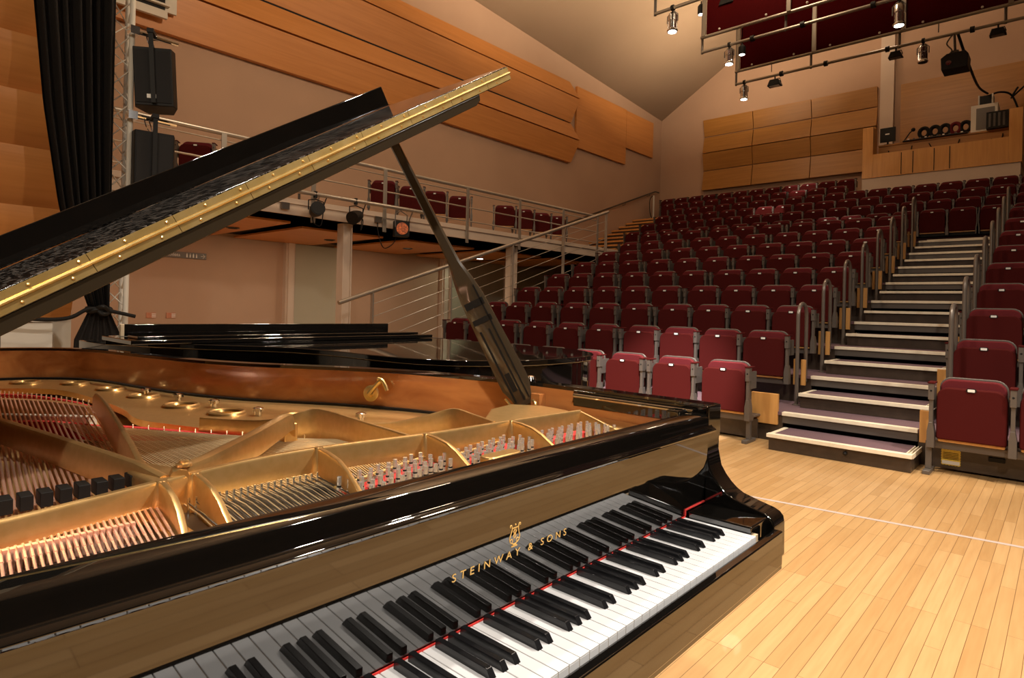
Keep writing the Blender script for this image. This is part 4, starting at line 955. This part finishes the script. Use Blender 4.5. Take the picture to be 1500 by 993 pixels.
patch(-.51, -.215, .46, .495, .535, .522, .866, .869, woodblk, 'pin_block')
patch(-.25, .04, .47, .475, .522, .505, .866, .869, woodblk, 'pin_block')
for x0, x1, y0, y1 in ((-.74, -.485, .445, .512), (-.485, -.235, .468, .512), (-.22, .03, .485, .492)):
    patch(x0, x1, y0 - .030, y1 - .032, y0, y1, .866, .878, redfelt, 'felt_strip')
    if x0 < -.3: b = nb(); tube(b, [(x0, y0 + .006, .884), (x1, y1 + .006, .884)], .0035, 8); obj('bearing_bar', b, brass, t)
pinm = None; pz = .862; np_ = 0; rest = nb()
def pin_into(bm, x, y):
    z = .866
    for h0, h1, m_, r_ in ((0, .010, 0, .0044), (.010, .013, 1, .0040), (.013, .020, 0, .0052), (.020, .023, 1, .0040), (.023, .038, 0, .0042)):
        tube(bm, [(x, y, z + h0), (x, y, z + h1)], r_, 8, m_)
for bay, (x0, x1, n_, ya, yb_) in enumerate(((-.735, -.52, 10, .445, .495), (-.485, -.265, 11, .455, .495), (-.235, .035, 14, .47, .475))):
    for i in range(n_):
        for r in range(4):
            x = x0 + (x1 - x0) * i / (n_ - 1) + r * .004; y = ya + (yb_ - ya) * i / (n_ - 1) - r * .026 - .006 * (i % 2)
            if r < 3 and np_ < 99:
                if pinm is None: bb = nb(); pin_into(bb, 0, 0); xform(bb, Matrix.Translation((-.6, 1.3, 0))); pn = obj('tuning_pin', bb, [pinsteel, blackm], t); pinm = pn; pn.location = (x + .6, y - 1.3, 0)
                else: pn = pinm.copy(); SC.collection.objects.link(pn); pn.parent = t; pn.location = (x + .6, y - 1.3, 0)
                np_ += 1
            else: pin_into(rest, x, y)
o = obj('tuning_pin_mass', rest, [pinsteel, blackm], t); o['kind'] = 'stuff'
b = nb(); prism(b, rrect(-.475, -.375, .335, .372, .016, .016), 'z', .866, .912); obj('plate_pad', b, plate, t, .004)
for i in range(20):
    x = -.955 + .0115 * i; b = nb(); cyl(b, (x, .515, .866), (x, .515, .898), .0022, seg=6); obj('agraffe', b, steel, t)
b = nb()
for i in range(20):
    x = -.955 + .0115 * i; tube(b, [(x, .25, .872), (x, .515, .89)], .0014, 5)
o = obj('string_ends', b, darkmetal, t); o['kind'] = 'stuff'
for i in range(15):
    x = -1.335 + .0235 * i
    if x > -.985: continue
    yy = .60 + .04 * (x + 1.335) / .35 * 1.0
    b = nb(); box(b, x, x + .0155, yy - .02, yy + .012, .899, .920); obj('damper', b, blackm, t, .001)
# latch on the inner rim
def on_rim(yv, d):
    k = min((i for i in range(len(P1)) if P1[i][0] > -.7), key=lambda i: abs(P1[i][1] - yv)); a, c = Vector(P1[k - 1]), Vector(P1[k + 1]); tt = (c - a).normalized(); nn = Vector((-tt.y, tt.x)); return Vector(P1[k]) + nn * d, nn, tt
LY = 1.36
q, nn, tt = on_rim(LY, .0535)
Mr = Matrix(((-tt.x, 0, nn.x, q.x), (-tt.y, 0, nn.y, q.y), (0, 1, 0, .893), (0, 0, 0, 1)))
b = nb(); lathe(b, (0, 0, 0), [(.021, 0), (.021, .006), (.016, .008), (.010, .008), (.008, .018)], 18); xform(b, Mr @ Matrix.Scale(1.35, 4)); obj('latch_rosette', b, brass, t)
b = nb(); tube(b, [(0, 0, .016), (.02, .022, .018), (.034, .036, .018)], [.007, .006, .006], 8); tube(b, spline([(.026, .040, .018), (.036, .038, .018), (.046, .026, .018), (.052, .012, .018)], 4), [.005] * 13, 8); xform(b, Mr @ Matrix.Scale(1.35, 4)); obj('latch_lever', b, brass, t)
propm0 = mat('brown_black_batten', (.035, .025, .014), .22, spec=.4)
# lid
T_ = lidT(-1.40, .993, math.radians(31.62))
C_ = lambda b_: b_
lid_out = [(1.60, .70), (1.645, 1.2)] + [((x + 1.40) * 1.008 + .018, y + .012) for x, y in P1 if y > 1.3 and x > -1.39] + [(-.012, 2.40), (-.012, .70)]
b = nb(); prism(b, lid_out, 'z', .024, .041, T=T_); obj('lid', b, black, t, .002)
fl = [(1.60, .70), (1.652, 1.32), (-.012, 1.32), (-.012, .70)]
b = nb(); prism(b, fl, 'z', .0435, .061, T=T_); obj('lid_flap', b, dusty, t, .002)
bt_ = [(1.455, .715), (1.455, .74), (0, .74), (0, .715)]
b = nb(); prism(b, [(0, 0), (1.435, 0), (1.455, .008), (1.460, .0235), (0, .0235)], 'y', .703, .75, T=lambda u, v, w: T_(u, v, w)); obj('lid_batten', b, propm0, t, .002)
seg = .1505; k = 0; u = -.01
while u < 1.597:
    u1 = min(u + seg - .0012, 1.598)
    for w0, w1 in ((.026, .0405), (.044, .0585)):
        b = nb(); box(b, u, u1, .6972, .70, w0, w1)
        for vv in b.verts: vv.co = T_(*vv.co)
        obj('hinge_leaf', b, brass, t)
    b = nb()
    for q_ in range(2):
        for w0 in ((.0325, .052)):
            uu = u + .04 + q_ * .075 + (.02 if w0 > .04 else 0)
            if uu < u1: c = Vector(T_(uu, .6968, w0)); sb = nb(); sph(sb, c, .0028, 8); obj('hinge_screw', sb, brass, t)
    b.free()
    u += seg
b = nb(); tube(b, [T_(-.01, .6955, .0425), T_(1.598, .6955, .0425)], .0034, 8); obj('hinge_knuckle', b, brass, t)
# music desk board resting on the folded flap
b = nb(); box(b, .0, 1.645, 1.30, 1.318, .062, .128)
for vv in b.verts: vv.co = T_(*vv.co)
obj('music_desk_board', b, black, t, .003)
# lid prop
pb, pt_ = Vector((.088, .735, .912)), Vector((-.235, .985, 1.672))
ax = (pt_ - pb).normalized(); cdir = (Vector((-1.32, -.48, 1.2)) - pb); side = ax.cross(Vector((.75, .66, 0))).normalized(); side = Vector((.64, -.76, 0)); side = (side - ax * side.dot(ax)).normalized(); nrm = ax.cross(side).normalized()
Ln = (pt_ - pb).length
prof = [(0, .028), (.03, .032), (.075, .045), (.12, .045), (.30, .040), (.42, .037), (.49, .029), (.55, .018), (.65, .0145), (1.0, .0135)]
b = nb(); rows = []
for s, hw in prof:
    c = pb + ax * (s * Ln); th = .0125
    rows.append([tuple(c + side * a * hw + nrm * e * th) for a, e in ((-1, -.5), (-.7, -1), (.7, -1), (1, -.5), (1, .5), (.7, 1), (-.7, 1), (-1, .5))])
vv = [p for r in rows for p in r]; fs = []
for i in range(len(rows) - 1):
    for j in range(8): fs.append((i * 8 + j, i * 8 + (j + 1) % 8, i * 8 + 8 + (j + 1) % 8, i * 8 + 8 + j))
fs += [tuple(range(8)), tuple(len(vv) - 1 - j for j in range(8))]
faces(b, vv, fs); propm = mat('brown_black_lacquer', (.05, .036, .022), .12, spec=.9); pr = obj('lid_prop', b, propm, t, angle=30)
sg = 1 if (Vector((-1.32, -.48, 1.2)) - pb).dot(nrm) > 0 else -1
for (s0, s1, o0, w) in ((.02, .30, -.022, .003), (.02, .30, .006, .003), (.02, .46, .022, .0025), (.06, .13, -.008, .008), (.385, .41, 0, .030), (.325, .345, 0, .030)):
    b = nb(); c0, c1 = pb + ax * (s0 * Ln), pb + ax * (s1 * Ln); e = nrm * sg
    vv = [c0 + side * (o0 - w) + e * .0128, c0 + side * (o0 + w) + e * .0128, c1 + side * (o0 + w) + e * .0128, c1 + side * (o0 - w) + e * .0128]
    vv2 = [p + e * .0012 for p in vv]
    faces(b, [tuple(p) for p in vv + vv2], [(3, 2, 1, 0), (4, 5, 6, 7), (0, 1, 5, 4), (1, 2, 6, 5), (2, 3, 7, 6), (3, 0, 4, 7)]); obj('prop_groove', b, blackm, pr)
b = nb(); c = pb - ax * .004
tube(b, [c - side * .044, c + side * .034], .006, 8); tube(b, spline([(.092, .70, .885), (.088, .69, .905), (.088, .70, .925), (.092, .712, .925), (.092, .712, .91)], 4), .004, 8)
tube(b, [c - side * .040, c - side * .048 + ax * .045], .004, 8)
obj('prop_bracket', b, brass, t)
b = nb(); box(b, .088, .1165, .680, .715, .885, .948); obj('prop_block', b, mahog, t, .002)
b = nb(); lathe(b, (.14, .76, .977), [(.014, 0), (.016, .006), (.012, .014), (.004, .017)], 14); obj('lid_stud', b, chrome, t)
# ------------------------------------------------------------------ second piano, turned round behind the first
t2 = thing('grand_piano', 'black grand piano behind the first one with its lid closed', 'piano', (.03, 3.95, 0)); t2['_local'] = 1
t2.rotation_euler = (0, 0, math.pi)
P2 = smooth_outline(OUT2); DZ = -.022
piano_case(t2, P2, DZ, .41)
b = nb(); prism(b, [(.1655, .71), (.155, .88), (.175, .88), (.185, .71)], 'x', -1.33, .34); obj('fallboard', b, black, t2, .002)
b = nb(); prism(b, [(-1.34, .175), (.11, .175)] + [p for p in offs(P2, .06) if p[1] > .3] , 'z', .93, .95); obj('inner_frame', b, black, t2)
lo2 = [(.415, .70)] + [(x + .014 if x > -.8 else x - .008, y + .012) for x, y in P2 if y > .78 and x > -1.399] + [(-1.412, 2.3), (-1.412, .70)]
b = nb(); prism(b, lo2, 'z', .958, .984); obj('lid', b, black, t2, .004, seg=3)
b = nb(); prism(b, [(.43, .70), (.43, 1.18), (-1.412, 1.18), (-1.412, .70)], 'z', .986, 1.008); obj('lid_flap', b, black, t2, .004)
b = nb(); box(b, -1.40, .40, .694, .70, .968, .998); obj('hinge', b, brass, t2)
b = nb(); box(b, -1.30, .36, .80, .822, 1.009, 1.072); box(b, .36, .378, .80, .822, 1.009, 1.072, 1); obj('music_desk_board', b, [black, keywood], t2, .003)
b = nb(); box(b, -1.35, .38, .95, 1.10, 1.009, 1.022); obj('music_desk_shelf', b, black, t2, .003)
